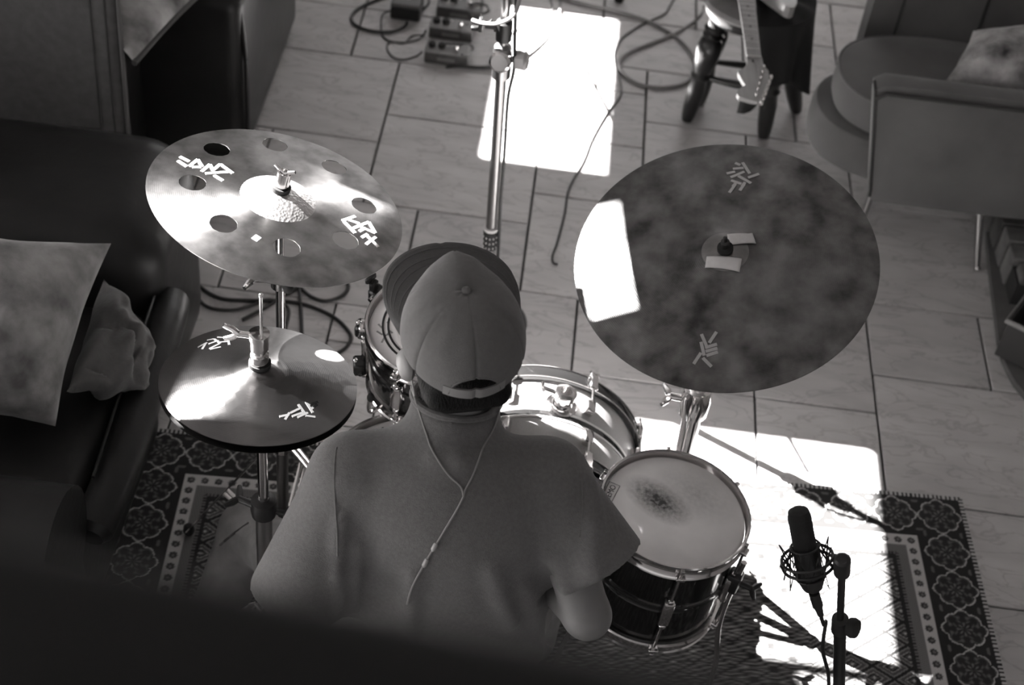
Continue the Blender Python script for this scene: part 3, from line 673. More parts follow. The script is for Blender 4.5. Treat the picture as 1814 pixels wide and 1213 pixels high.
# floor tom
fP, fM, fR = disc(1195, 904, 136, 101, 20.4, 0.55); fR -= .009
ft = thing('floor_tom', 'black floor tom with a grey stained head at the right of the drummer', 'drum', (fP.x, fP.y, 0))
add_stain(HEADST, [(-0.035, 0.02), (0.045, 0.055)], [(0.085, 0.05), (0.10, 0.07)], [2.2, 0.55])
FD = 0.27
drum(ft, fM, fR, FD, 6, math.radians(-84), LACQ, HEADST)
for k, a in enumerate((-22, 100, 215)):
    Mk = fM @ RZ(math.radians(a)); m = MB(); m.box((fR+.016, 0, -FD*.42), (.030, .034, .052), .006, seg=2); br = m.build('leg_bracket', BLACKM, ft, M=Mk, local=True)
    q0 = Mk @ Vector((fR+.022, 0, -FD*.18)); q1 = Mk @ Vector((fR+.022, 0, -FD*.9)); q2 = Mk @ Vector((fR+.05, 0, -FD-.12)); 
    q3 = Vector((q2.x, q2.y, .03))
    m = MB(); m.tube(spline([q0, q1, q2, q3], 6), .006, 10); lg = m.build('leg', CHROME, ft)
    MB().lathe([(.006, .045), (.013, .04), (.013, .0042), (0, .0042)], 12, T(q3.x, q3.y, 0)).build('rubber_foot', RUBBER, lg)
    wing(ft, (Mk @ Vector((fR+.03, 0, -FD*.42))), math.radians(a), BLACKM, .9)
def text_part(name, s, size, M, matl, parent, z=0.0009):
    cu = bpy.data.curves.new(name, 'FONT'); cu.body = s; cu.size = size; cu.extrude = 0.00015; cu.align_x = 'CENTER'; cu.align_y = 'CENTER'
    o = bpy.data.objects.new(name, cu); COL.objects.link(o); dg = bpy.context.evaluated_depsgraph_get(); dg.update()
    me = bpy.data.meshes.new_from_object(o.evaluated_get(dg)); bpy.data.objects.remove(o)
    me.materials.clear(); me.materials.append(matl); ob = bpy.data.objects.new(name, me); COL.objects.link(ob); ob.parent = parent
    ob.matrix_local = Matrix.Translation(-world_of(parent)) @ M @ T(0, 0, z); return ob
a0 = fM.inverted() @ onplane(1081, 873, fM); ax = fM.inverted() @ onplane(1076, 889, fM)
Mt = fM @ T(a0.x, a0.y, 0) @ RZ(math.radians(72)); o = text_part('head_logo', 'REMO', .017, Mt, INKB, ft); o['kind'] = 'stuff'
m = MB(); m.tube([(-.028, -.011, .0004), (.028, -.011, .0004), (.028, .012, .0004), (-.028, .012, .0004)], .0006, 5, closed=True); m.build('logo_border', INKB, ft, M=Mt, local=True)
m = MB(); m.tube(spline([(-.026, .015, .0004), (-.014, .020, .0004), (-.006, .030, .0004)], 5), .0006, 5); m.build('logo_arc', INKB, ft, M=Mt, local=True)

# rack tom
tP, tM, tR = disc(768, 578, 120, 93, 2, 0.78); tR -= .008
tt = thing('rack_tom', 'black rack tom with a white double-ringed head behind the cap', 'drum', (tP.x, tP.y, 0))
TD = 0.165
drum(tt, tM, tR, TD, 6, math.radians(186), LACQ, HEADW)
for s in (.69, .775):
    m = MB(); m.lathe([(tR*s, .0003), (tR*s, .0012), (tR*(s+.035), .0012), (tR*(s+.035), .0003)], 72, None, True); m.build('printed_ring', INKB, tt, M=tM, local=True)
SK = [(600+a*.2308, 480+b*.2308, 600+c*.2308, 480+d*.2308) for a, b, c, d in ((330, 548, 362, 490), (292, 462, 336, 490), (304, 408, 336, 440), (372, 400, 390, 378), (385, 455, 412, 475), (372, 492, 392, 462))]
stroke_part('printed_emblem', SK, tM, lambda r: 0.0, mat('faint ink', 0.3, 0.7), tt, 0.0035)
# holder blocks on the left of the rack tom
Mk = tM @ RZ(math.radians(172))
for k, (z, a, sz) in enumerate(((-.012, 148, .026), (-.06, 172, .03), (-.125, 190, .034))):
    Mk = tM @ RZ(math.radians(a)); m = MB(); m.box((tR+.022, 0, z), (.026, .034, sz), .004); m.build('holder_block', BLACKM, tt, M=Mk, local=True)
    m = MB(); m.rod((tR+.02, -.02, z), (tR+.02, .026, z), .005, 8); m.ell((tR+.03, .0, z+sz*.5), .006); m.build('holder_bolt', CHROME, tt, M=Mk, local=True)
Mk = tM @ RZ(math.radians(150)); m = MB(); m.box((tR+.026, 0, .014), (.012, .022, .022), .003); m.box((tR+.034, 0, .03), (.010, .03, .014), .003); m.build('holder_wing', BLACKM, tt, M=Mk, local=True)
# its legs to the floor (tripod cradle)
ct = tM @ Vector((0, 0, -TD-.03))
ts = thing('tom_stand', 'low chrome cradle stand holding up the rack tom', 'drum stand', (ct.x, ct.y, 0))
MB().rod((ct.x, ct.y, .06), (ct.x, ct.y, ct.z-.02), .011).build('stand_tube', STEEL, ts)
for a in (100, 220, 340):
    Ma = tM @ RZ(math.radians(a)); p1 = Ma @ Vector((tR*.95, 0, -TD-.024)); p2 = Ma @ Vector((tR+.022, 0, -TD-.016)); p3 = Ma @ Vector((tR+.020, 0, -TD+.028))
    m = MB(); m.tube(spline([(ct.x, ct.y, ct.z-.02), p1, p2, p3], 5), .006, 8); ar = m.build('cradle_arm', CHROME, ts); MB().ell(p3, (.008, .008, .012)).build('rubber_tip', RUBBER, ar)
tripod(ts, (ct.x, ct.y, .30), [(ct.x-.16, ct.y+.10, 0), (ct.x-.05, ct.y-.20, 0), (ct.x-.03, ct.y+.21, 0)], (ct.x, ct.y, .10))

# snare
sz = 0.565; q1, q2 = at(600, 783, sz), at(745, 737, sz); qd = (q2-q1).normalized(); qn = Vector((qd.y, -qd.x, 0)); sR = .160
sP = (q1+q2)/2+qn*math.sqrt((sR+.0115)**2-((q2-q1).length/2)**2); sM = frame(sP, (.0, -.03, 1))
sn = thing('snare_drum', 'snare drum hidden but for its rim beside the drummer\'s left shoulder', 'drum', (sP.x, sP.y, 0))
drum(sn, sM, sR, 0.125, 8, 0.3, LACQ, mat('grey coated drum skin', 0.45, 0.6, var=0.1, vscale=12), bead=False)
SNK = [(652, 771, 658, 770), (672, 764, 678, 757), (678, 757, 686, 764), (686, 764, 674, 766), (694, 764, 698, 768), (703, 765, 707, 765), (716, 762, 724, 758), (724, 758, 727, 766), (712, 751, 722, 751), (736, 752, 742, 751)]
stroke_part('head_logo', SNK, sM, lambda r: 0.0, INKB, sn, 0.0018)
ss = thing('snare_stand', 'low chrome snare stand between the drummer and the bass drum', 'drum stand', (sP.x, sP.y, 0))
sb = sM @ Vector((0, 0, -.16)); MB().rod((sb.x, sb.y, .06), sb, .011).build('stand_tube', STEEL, ss)
for a in (40, 180, 310):
    Ma = sM @ RZ(math.radians(a)); p1 = Ma @ Vector((sR*.95, 0, -.15)); p2 = Ma @ Vector((sR+.022, 0, -.142)); p3 = Ma @ Vector((sR+.020, 0, -.095))
    m = MB(); m.tube(spline([sb, p1, p2, p3], 5), .006, 8); ar = m.build('cradle_arm', CHROME, ss); MB().ell(p3, (.008, .008, .012)).build('rubber_tip', RUBBER, ar)
tripod(ss, (sb.x, sb.y, .32), [(sb.x-.14, sb.y+.10, 0), (sb.x+.16, sb.y+.08, 0), (sb.x, sb.y-.2, 0)], (sb.x, sb.y, .10))

# bass drum: axis along y
bx, bz, bR, y0, y1 = 0.092, 0.2465, 0.226, 2.215, 2.475
BASSM = mat('grey sparkle wrap', 0.22, 0.28, var=0.08, vscale=300, coat=0.5)
bd = thing('bass_drum', 'small bass drum lying on its side with sunlit shell and chrome tom mount', 'drum', (bx, (y0+y1)/2, 0))
Mb = frame((bx, y0, bz), (0, -1, 0), (1, 0, 0)); D = y1-y0; n = 88
m = MB(); m.lathe([(bR-.005, -.02), (bR, -.02), (bR, -D+.02), (bR-.005, -D+.02)], n); m.build('shell', BASSM, bd, M=Mb, local=True)
zb = -D*.5
for s in (-1, 1):
    m = MB(); m.torus(bR+.0005, .0036, None, n, 8, zb+s*.011); m.build('shell_bead', mat('pale bead', 0.45, 0.3), bd, M=Mb, local=True)
m = MB(); m.lathe([(bR+.0016, zb-.009), (bR+.0016, zb+.009)], n); m.lathe([(bR+.0006, zb+.009), (bR+.0006, zb-.009)], n); m.build('bead_groove', LACQ, bd, M=Mb, local=True)
for z, nm in ((0.0, 'batter_head'), (-D, 'front_head')):
    s = 1 if z == 0 else -1
    m = MB(); m.lathe([(0, z), (bR-.008, z), (bR-.001, z-s*.006), (bR+.004, z-s*.02)], n); m.build(nm, HEADW, bd, M=Mb, local=True)
    m = MB(); m.lathe([(bR+.004, z-s*.030), (bR+.004, z+s*.006), (bR+.014, z+s*.006), (bR+.0155, z), (bR+.0155, z-s*.024), (bR+.014, z-s*.030)], n, None, True); m.build('hoop', LACQ, bd, M=Mb, local=True)
    for t in (0, -.026):
        m = MB(); m.torus(bR+.0155, .0018, None, n, 6, z+s*t-s*.001 if t else z+s*.004); m.build('hoop_edge', CHROME, bd, M=Mb, local=True)
first = None
for k in range(8):
    a = math.radians(20+45*k); Mk = Mb @ RZ(a)
    if first is None:
        parts = []
        for s, z in ((1, 0.0), (-1, -D)):
            m = MB(); m.box((bR+.012, 0, z+s*.009), (.030, .022, .006), .002); m.box((bR+.022, 0, z-s*.012), (.010, .020, .044), .003); m.rod((bR+.022, 0, z+s*.014), (bR+.022, 0, z-s*.075), .0035, 8)
            m.tube([(bR+.022, -.012, z+s*.02), (bR+.022, 0, z+s*.016), (bR+.022, .012, z+s*.02)], .003, 6)
            parts.append(('claw', m.build('claw', CHROME, bd, M=Mk, local=True)))
            m = MB(); m.box((bR+.012, 0, z-s*.084), (.024, .020, .036), .005, seg=2); parts.append(('lug', m.build('lug', CHROME, bd, M=Mk, local=True)))
        first = True
    else:
        for nm, o in parts: dup(o, nm, bd, Mk)
# tom mount on the top of the shell
mp_ = at(998, 716, .476); mt = Vector((bx+.035, mp_.y, bz+math.sqrt(bR*bR-.035**2)))
m = MB(); m.lathe([(.034, -.004), (.036, .004), (.033, .008), (.024, .010), (.022, .016), (.020, .018), (.020, .030), (.025, .032), (.025, .046), (.021, .048), (.013, .049), (.013, .030), (0, .030)], 28, frame(mt, (.15, 0, 1))); m.build('tom_mount', CHROME, bd)
m = MB(); q = mt+Vector((-.018, 0, .040)); m.rod(q, q+Vector((-.028, .006, .004)), .006); m.tube([q+Vector((-.026, -.010, .012)), q+Vector((-.028, .006, .004)), q+Vector((-.03, .018, .010))], .004, 8); m.build('wing_bolt', CHROME, bd)
for sx in (-1, 1):
    a = Vector((bx+sx*.19, y1-.07, bz-.09)); b = Vector((bx+sx*.27, y1-.02, .012)); m = MB(); m.rod(a, b, .006); sp = m.build('spur', CHROME, bd); MB().ell((b.x, b.y, .0145), (.010, .010, .010)).build('rubber_foot', RUBBER, sp)

# ================================================================== microphones and stands
A_ = at(868, 430, .31); B_ = at(890, 100, .92); dA = (B_-A_).normalized()
def on(z): return A_+dA*((z-A_.z)/dA.z)
ms = thing('microphone_stand', 'tall steel microphone stand crossing the far sunlit floor patch', 'microphone stand', (on(0).x, on(0).y, 0))
MB().lathe([(0, .0008), (.115, .0008), (.118, .008), (.11, .018), (.03, .026), (.016, .04), (.014, .06)], 48, T(on(0).x, on(0).y, 0)).build('round_base', BLACKM, ms)
MB().rod(on(.02), on(.93), .0135, 20).build('lower_tube', STEEL, ms)
MB().rod(on(.90), on(1.45), .0105, 16).build('upper_tube', STEEL, ms)
m = MB(); m.lathe([(.0136, -.035), (.0185, -.03), (.0195, .03), (.0136, .034)], 20, frame(on(.325), dA)); m.build('knurled_grip', RUBBER, ms)
MB().lathe([(.0138, -.004), (.0195, -.004), (.0195, .005), (.0138, .005)], 20, frame(on(.365), dA)).build('grip_ring', mat('pale plastic ring', .5, .4), ms)
m = MB(); Fg = frame(on(.325), dA)
for k in range(12):
    for j in range(3): m.box((.0193*math.cos(k*PI/6), .0193*math.sin(k*PI/6), -.02+.018*j), (.0035, .0035, .005), .0008, Fg)
kn = m.build('grip_studs', mat('pale rubber stud', .4, .5), ms); kn['kind'] = 'stuff'
MB().lathe([(.0136, -.045), (.022, -.042), (.023, .03), (.02, .045), (.011, .05)], 24, frame(on(.905), dA)).build('clutch', STEEL, ms)
m = MB(); fk = frame(on(.915), (-.15, -1, .2)); m.lathe([(.012, 0), (.026, .012), (.026, .028), (.02, .034), (0, .034)], 24, fk); m.build('clutch_disc', CHROME, ms)
m = MB(); q = on(.915); m.lathe([(.008, .012), (.009, .03), (.024, .034), (.026, .055), (.018, .062), (0, .062)], 6, frame(q, (1, -.15, .12)), smooth=False); m.build('clamp_knob', mat('pale plastic knob', .42, .45), ms)
m = MB(); q = on(.99); m.lathe([(.011, -.022), (.019, -.02), (.019, .03), (.011, .034)], 16, frame(q, dA)); m.box((q.x-.03, q.y, q.z+.01), (.03, .012, .01), .002); m.tube([(q.x-.02, q.y, q.z+.0), (q.x-.032, q.y-.004, q.z+.03), (q.x-.045, q.y, q.z+.012)], .004, 8); m.box((q.x-.055, q.y, q.z+.012), (.010, .018, .034), .002); m.box((q.x-.068, q.y, q.z+.0), (.018, .012, .010), .002); m.build('cable_clip', BLACKM, ms)

def cable(name, label, pts, r, matl, zoff=None, group=None, n=7, sides=8):
    P = [(at(p[0], p[1], (p[2] if len(p) > 2 else 0.0)+r+.001)) for p in pts]
    m = MB(); m.tube(spline(P, n), r, sides); o = m.build(name, matl); tag(o, label, 'cable', group); return o
# cable clipped along the stand, and the pale one wound over its top
m = MB(); off = Vector((.0205, -.006, 0)); m.tube(spline([on(1.45)+off*1.3, on(1.2)+off, on(1.0)+off*1.25, on(.9)+Vector((.03, -.015, 0)), on(.8)+off, on(.62)+off*1.05, on(.45)+off, on(.3)+off*1.15, on(.1)+off*1.2, on(.032)+off*1.4], 6), .0042, 8)
tag(m.build('microphone_cable', CABLE), 'black cable hanging along the tall steel microphone stand', 'cable')
m = MB(); q = on(.99); m.tube(spline([(q.x-.075, q.y, q.z+.02), (q.x-.045, q.y-.02, q.z+.028), (q.x-.01, q.y-.028, q.z+.04), (q.x+.022, q.y-.026, q.z+.07), (q.x+.03, q.y-.01, q.z+.13), (q.x+.05, q.y, q.z+.19), (q.x+.10, q.y+.02, q.z+.2)], 6), .0048, 8)
tag(m.build('microphone_cable', CABLEG), 'pale cable looped over the clip of the tall microphone stand', 'cable')
cable('microphone_cable', 'pale cable curving from the clamp knob over the far sunlit patch', [(916, 108, .88), (940, 98, .7), (970, 70, .35), (985, 40, .1), (992, 15), (990, -20), (970, -60)], .0048, CABLEG)
cable('microphone_cable', 'thin pale loop of cable at the top edge beside the stand', [(905, 60, .0), (940, 38), (965, 30), (978, 15), (972, -5), (940, -15), (915, -10)], .0032, CABLEG)

# condenser microphone in a shock mount
mb_ = at(1441, 1046, .815); mtp = at(1413, 900, .965); ax = (mtp-mb_); Lm = ax.length; ax.normalize()
Mm = frame(mb_, ax, (1, 0, 0))
mic = thing('condenser_microphone', 'black large condenser microphone held upright in a wire cradle', 'microphone', mb_)
m = MB(); m.lathe([(.010, 0), (.0170, .006), (.0225, .022), (.0225, Lm*.52), (.0205, Lm*.53)], 32); m.build('body', BLACKM, mic, M=Mm, local=True)
GRL = mat('black mesh grille', 0.012, 0.55, 0.3, bump=0.8, bscale=900)
m = MB(); m.lathe([(.0203, Lm*.53), (.0200, Lm*.9), (.0175, Lm*.965), (.010, Lm*.995), (0, Lm)], 32); m.build('grille', GRL, mic, M=Mm, local=True)
m = MB(); m.torus(.0207, .0018, None, 32, 8, Lm*.53); m.build('grille_band', BLACKM, mic, M=Mm, local=True)
sm_ = thing('shock_mount', 'black wire shock mount with zigzag elastic around the microphone', 'shock mount', Mm @ Vector((0, 0, Lm*.36)))
zc1, zc2 = Lm*.20, Lm*.52
for z, R_ in ((zc1+.02, .044), (zc2-.02, .044)):
    m = MB(); m.torus(R_, .0028, None, 44, 8, z); m.build('outer_ring', BLACKM, sm_, M=Mm, local=True)
for z in (zc1-.004, zc2+.004):
    m = MB(); m.torus(.0245, .0022, None, 36, 8, z); m.build('inner_ring', BLACKM, sm_, M=Mm, local=True)
for k in range(6):
    a = k*PI/3; m = MB()
    m.tube([(.044*math.cos(a), .044*math.sin(a), zc1+.02), (.047*math.cos(a), .047*math.sin(a), (zc1+zc2)/2), (.044*math.cos(a), .044*math.sin(a), zc2-.02)], .0022, 6); m.build('strut', BLACKM, sm_, M=Mm, local=True)
zzp = []
NZ = 16
for k in range(NZ):
    a = 2*PI*k/NZ; hi = k % 2
    zzp.append((.046*math.cos(a), .046*math.sin(a), zc2+.004) if hi else (.026*math.cos(a), .026*math.sin(a), zc1+.002))
m = MB(); m.tube(zzp, .0014, 6, closed=True); m.build('elastic_cord', RUBBER, sm_, M=Mm, local=True)
zz2 = [(.047*math.cos(2*PI*(k+.5)/NZ), .047*math.sin(2*PI*(k+.5)/NZ), zc1-.008) if k % 2 else (.026*math.cos(2*PI*(k+.5)/NZ), .026*math.sin(2*PI*(k+.5)/NZ), zc2+.004) for k in range(NZ)]
m = MB(); m.tube(zz2, .0014, 6, closed=True); m.build('elastic_cord', RUBBER, sm_, M=Mm, local=True)
S0 = at(1492, 1000, .905); S1 = at(1485, 1190, .52); sd = (S1-S0).normalized()
fl = S0+sd*((.0-S0.z)/sd.z)
rc = Mm @ Vector((.047, -.0, (zc1+zc2)/2))
m = MB(); m.rod(rc, S0+Vector((0, 0, -.002)), .006, 10); m.lathe([(.010, -.03), (.014, -.028), (.0145, .016), (.010, .020)], 16, frame(S0, -sd)); m.build('swivel', BLACKM, sm_)
bs_ = thing('microphone_stand', 'black stand carrying the condenser microphone at the lower right', 'microphone stand', (fl.x, fl.y, 0))
MB().lathe([(0, .0032), (.12, .0032), (.122, .012), (.11, .026), (.03, .032), (.015, .05)], 40, T(fl.x, fl.y, .0015)).build('round_base', BLACKM, bs_)
k1 = S0+sd*.21
MB().rod(S0+sd*.03, k1, .0066, 14).build('upper_tube', BLACKM, bs_)
MB().rod(k1, fl+Vector((0, 0, .03)), .0115, 16).build('lower_tube', BLACKM, bs_)
MB().lathe([(.007, -.022), (.015, -.02), (.016, .022), (.0115, .03)], 18, frame(k1, sd)).build('clutch', BLACKM, bs_)
m = MB(); q = k1+Vector((.008, -.004, .004)); m.rod(q, q+Vector((.012, -.004, .004)), .006); m.lathe([(.006, 0), (.017, .002), (.019, .010), (.017, .018), (0, .02)], 10, frame(q+Vector((.004, -.004, .003)), (.8, -.5, .35))); m.build('clamp_knob', RUBBER, bs_)
xb = Mm @ Vector((0, 0, -.004)); x1 = at(1456, 1096, .745)
dx = (x1-xb).normalized()
xl = thing('microphone_cable', 'black connector and cable plugged under the condenser microphone', 'cable', xb)
m = MB(); m.lathe([(0, -.001), (.0095, 0), (.0098, .035), (.0075, .040), (.0055, .062), (.004, .064)], 18, frame(xb, dx)); m.build('connector', BLACKM, xl)
m = MB(); e0 = xb+dx*.06; m.tube(spline([e0, e0+dx*.03, k1+Vector((-.030, -.012, .015)), k1+Vector((-.018, -.016, -.06)), k1+sd*.2+Vector((-.019, -.01, 0)), k1+sd*.36+Vector((-.02, -.012, 0))], 7), .0035, 8); m.build('lead', CABLE, xl)

# ------------------------------------------------------------------ effect pedals and floor cables
PEDM = mat('dark hammered enamel', 0.05, 0.4, v2=0.08, vscale=60); PEDL = mat('grey enamel', 0.17, 0.45, var=0.1, vscale=40); WHITEP = mat('pale panel', 0.42, 0.5)
def pedal(label, px, size, top, group='effect pedals by the microphone stand', knobs=2, yaw=0.0, panel=False):
    c = at(px[0], px[1], 0); w, d, h = size
    t = thing('effect_pedal', label, 'pedal', (c.x, c.y+d/2, 0.001), group); M = T(c.x, c.y+d/2, 0.001) @ RZ(yaw)
    m = MB(); m.box((0, 0, h/2), (w, d, h), .003); m.build('case', PEDM, t, M=M, local=True)
    m = MB(); m.box((0, 0, h+.0005), (w*.96, d*.94, .002), .0006); m.build('face_plate', top, t, M=M, local=True)
    for k in range(knobs):
        m = MB(); m.lathe([(.013, h+.001), (.013, h+.012), (.010, h+.016), (0, h+.016)], 16, T(-w*.36+k*.032, d*.05, 0)); m.box((-w*.36+k*.032, d*.05+.006, h+.0165), (.002, .010, .001)); m.build('knob', RUBBER, t, M=M, local=True)
    m = MB(); m.lathe([(.008, h+.001), (.008, h+.008), (.005, h+.016), (0, h+.017)], 14, T(w*.2, -d*.08, 0)); m.build('foot_switch', CHROME, t, M=M, local=True)
    m = MB(); m.ell((-w*.02, d*.26, h+.002), .0042, None, 10, 6); m.build('indicator', mat('clear lamp', .7, .15), t, M=M, local=True)
    for s in (-1, 1):
        m = MB(); m.lathe([(.006, 0), (.006, .012), (.009, .013), (.009, .028), (0, .03)], 12, frame((s*w/2, d*.1, h*.55), (s, 0, 0))); m.build('jack_plug', RUBBER, t, M=M, local=True)
    if panel:
        for s in (-1, 1):
            m = MB(); m.box((s*w*.27, d*.06, h+.002), (w*.30, d*.6, .002), .0005); m.build('pale_panel', WHITEP, t, M=M, local=True)
    m = MB(); m.box((0, -d/2-.0005, h*.5), (w*.4, .001, h*.3)); m.build('front_label', PEDL, t, M=M, local=True)
    return t
pedal('grey effect pedal nearest the camera in the row of pedals', (789, 116), (.148, .082, .040), PEDL)
pedal('grey effect pedal second from the camera in the row', (797, 72), (.150, .078, .040), PEDL)
pedal('dark effect pedal with two pale panels, third in the row', (812, 38), (.160, .09, .046), PEDM, knobs=2, panel=True)
pedal('small dark effect pedal at the top edge behind the panelled pedal', (808, -6), (.15, .08, .04), PEDL)
c = at(717, 36, 0); pw = thing('power_supply', 'grey power supply box left of the effect pedals', 'power supply', (c.x, c.y+.06, .001))
m = MB(); m.box((c.x, c.y+.06, .031), (.105, .12, .06), .005); m.build('case', mat('grey metal case', .10, .5), pw)
m = MB(); m.box((c.x-.006, c.y+.075, .062), (.036, .07, .002), .0006); m.build('label_plate', WHITEP, pw)
m = MB(); m.box((c.x, c.y-.003, .027), (.10, .010, .042), .003); m.build('front_panel', RUBBER, pw)
gc = 'thin leads between the pedals'
cable('power_lead', 'thick black lead looping left of the power supply', [(690, -8), (660, 3), (634, 16), (622, 32), (632, 46), (660, 55), (695, 56), (716, 48), (722, 38, .02)], .0055, CABLE)
cable('patch_lead', 'thin lead curling from the power supply down to the second pedal', [(694, 18, .02), (678, 26), (675, 45), (678, 64), (692, 73), (716, 75), (738, 71), (750, 62), (755, 53, .02)], .003, CABLE, None, gc)
cable('patch_lead', 'thin lead making the lowest loop left of the nearest pedal', [(748, 92, .02), (738, 99), (718, 105), (700, 103), (688, 92), (686, 80), (694, 74), (716, 76), (730, 64), (752, 62, .02)], .003, CABLE, None, gc)
cable('patch_lead', 'thin lead looping right of the nearest pedal', [(818, 97, .045), (834, 93, .03), (838, 86, .02), (830, 79, .03), (800, 77, .05), (784, 78, .044)], .004, CABLE, None, gc)
cable('patch_lead', 'thin lead looping right of the second pedal', [(824, 54, .045), (838, 52, .02), (845, 47, .02), (836, 43, .03), (826, 42, .04), (838, 34, .02), (835, 25, .03)], .003, CABLEG, None, gc)
cable('patch_lead', 'black lead loop standing right of the panelled pedal', [(834, 10, .05), (845, 6, .05), (862, 10, .04), (866, 19, .02), (852, 25, .02), (836, 20, .03)], .0048, CABLE, None, gc)
cable('patch_lead', 'black lead running from the nearest pedal to the stand', [(790, 119), (815, 117), (845, 119), (872, 118), (900, 112)], .0055, CABLE, None, gc)
cable('patch_lead', 'short lead crossing between the power supply and the pedals', [(742, 18, .02), (752, 14), (760, 4), (756, -8), (740, -16)], .004, CABLE, None, gc)
cable('guitar_cable', 'pale guitar cable lying in a wide loop left of the stool', [(975, -10), (1020, 3), (1080, 17), (1140, 34), (1185, 57), (1215, 82), (1230, 108), (1226, 135), (1210, 149), (1170, 155), (1130, 148), (1104, 130), (1097, 112), (1112, 95), (1150, 78), (1195, 60), (1228, 40), (1243, 25, .06), (1247, 12, .2)], .0062, CABLEG)
cable('instrument_cable', 'thin black cable wandering down the tiles beside the sunlit patch', [(1200, -12), (1188, 8), (1176, 26), (1140, 42), (1104, 66), (1090, 90), (1091, 115), (1100, 150), (1098, 172), (1076, 200), (1050, 245), (1034, 285), (1008, 335), (1000, 380), (987, 430), (979, 452), (980, 465), (988, 468)], .0034, CABLE)
cable('instrument_cable', 'black cable curving from the second loop behind the hi-hat', [(330, 470), (352, 505), (390, 528), (440, 532), (500, 533), (545, 541), (592, 562), (621, 592), (616, 612), (598, 626), (570, 640)], .0055, CABLE)
cable('instrument_cable', 'black cable making a small loop right below the holed cymbal', [(430, 566), (470, 545), (500, 525), (540, 503), (560, 490), (575, 480), (600, 488), (617, 506), (606, 524), (578, 533), (552, 526), (530, 508), (505, 490)], .0055, CABLE)
cable('instrument_cable', 'black cable crossing the loops behind the hi-hat from the sofa', [(348, 500), (352, 528), (372, 545), (410, 549), (440, 543), (476, 531), (510, 545), (506, 580), (500, 600)], .005, CABLE)
cable('instrument_cable', 'short straight black cable running down behind the hi-hat', [(528, 490), (531, 520), (534, 560), (536, 600), (545, 640)], .005, CABLE)
c = at(1096, 2, 0); q = thing('amplifier_foot', 'small dark stand foot at the top edge right of the sunlit patch', 'stand', (c.x, c.y, .001))
MB().lathe([(.016, .001), (.018, .012), (.012, .022), (.009, .03)], 14, T(c.x, c.y, 0)).build('rubber_foot', RUBBER, q); MB().rod((c.x, c.y, .02), (c.x+.06, c.y+.35, .35), .010).build('tube', BLACKM, q)

# ------------------------------------------------------------------ stool, guitar, black jacket
sc_ = at(1338, -2, .46); st = thing('wooden_stool', 'dark turned-leg stool with a pale round seat under the guitar', 'stool', (sc_.x, sc_.y, 0))
MB().lathe([(0, .405), (.13, .405), (.15, .41), (.155, .425), (.155, .44)], 40, T(sc_.x, sc_.y, 0)).build('seat_board', DARKWOOD, st)
MB().lathe([(.15, .438), (.166, .446), (.170, .456), (.165, .468), (.12, .476), (0, .478)], 48, T(sc_.x, sc_.y, 0)).build('seat_cushion', mat('pale seat cloth', .17, .85, var=.1, vscale=30, bump=.2, bscale=200), st)
tprof = [(.013, 0), (.016, .02), (.019, .06), (.021, .13), (.018, .17), (.024, .185), (.018, .20), (.026, .24), (.03, .29), (.026, .325), (.018, .335), (.026, .348), (.018, .36), (.026, .372), (.02, .385), (.022, .405), (.02, .44)]
feet = [at(1216, 214, 0), at(1352, 244, 0), at(1411, 198, 0), None]
ctr = Vector((sc_.x, sc_.y, 0)); feet[3] = ctr+(ctr-feet[1])*0.8
tops = []
for f in feet:
    d = (f-ctr).normalized(); tp = ctr+d*.105+Vector((0, 0, .415)); f2 = f+Vector((0, 0, .001)); tops.append((f2, tp))
    ln = (tp-f2).length; k = ln/.44; MB().lathe([(r*1.4, z*k) for r, z in tprof], 18, frame(f2+ (tp-f2).normalized()*.004, tp-f2)).build('leg', DARKWOOD, st)
for i, j in ((0, 1), (1, 2), (2, 3), (3, 0)):
    a = tops[i][0].lerp(tops[i][1], .42); b = tops[j][0].lerp(tops[j][1], .42); MB().tube([a, a.lerp(b, .5), b], [.008, .014, .008], 10).build('stretcher', DARKWOOD, st)
# guitar: body lies on the stool, neck and headstock reach towards the camera
gN = at(1335, 103, .545); gQ = at(1321, -6, .56); gd = (gN-gQ).normalized(); gup = Vector((0, 0, 1)); gup = (gup-gd*gup.dot(gd)).normalized()
gM = frame(gN, gup, gd)
MAPLE = mat('pale maple', .23, .4, var=.12, vscale=14, stretch=(1, 6, 6)); FRET = mat('fret wire', .45, .3, .8)
gu = thing('electric_guitar', 'pale maple-necked electric guitar laid on the stool, headstock towards the camera', 'guitar', gN)
m = MB(); nl = .42
m.add([(-nl, -.028, .006), (0, -.0205, .006), (0, .0205, .006), (-nl, .028, .006), (-nl, -.026, -.006), (0, -.019, -.006), (0, .019, -.006), (-nl, .026, -.006), (-nl, 0, -.017), (0, 0, -.014)],
      [[0, 1, 2, 3], [0, 4, 5, 1], [3, 2, 6, 7], [4, 8, 9, 5], [8, 7, 6, 9], [1, 5, 9, 6, 2], [0, 3, 7, 8, 4]], False); m.build('neck', MAPLE, gu, M=gM, local=True)
hpx = [(1323.5, 103), (1322.5, 116), (1317, 122), (1307, 127), (1308, 132), (1314, 143), (1320, 152), (1316, 154), (1307, 160), (1305, 167), (1309, 173), (1320, 176), (1331, 179), (1343, 181), (1348, 176), (1356, 156), (1362, 137), (1361, 127), (1352, 117), (1349.5, 103)]
poly = [((gM.inverted() @ onplane(x, y, gM)).x, (gM.inverted() @ onplane(x, y, gM)).y) for x, y in hpx]
m = MB(); m.prism(poly, -.010, .003, None); m.build('headstock', MAPLE, gu, M=gM, local=True)
MB().box((0, 0, .007), (.004, .041, .005), .0008).build('nut', mat('bone nut', .5, .4), gu, M=gM, local=True)
xx = 0
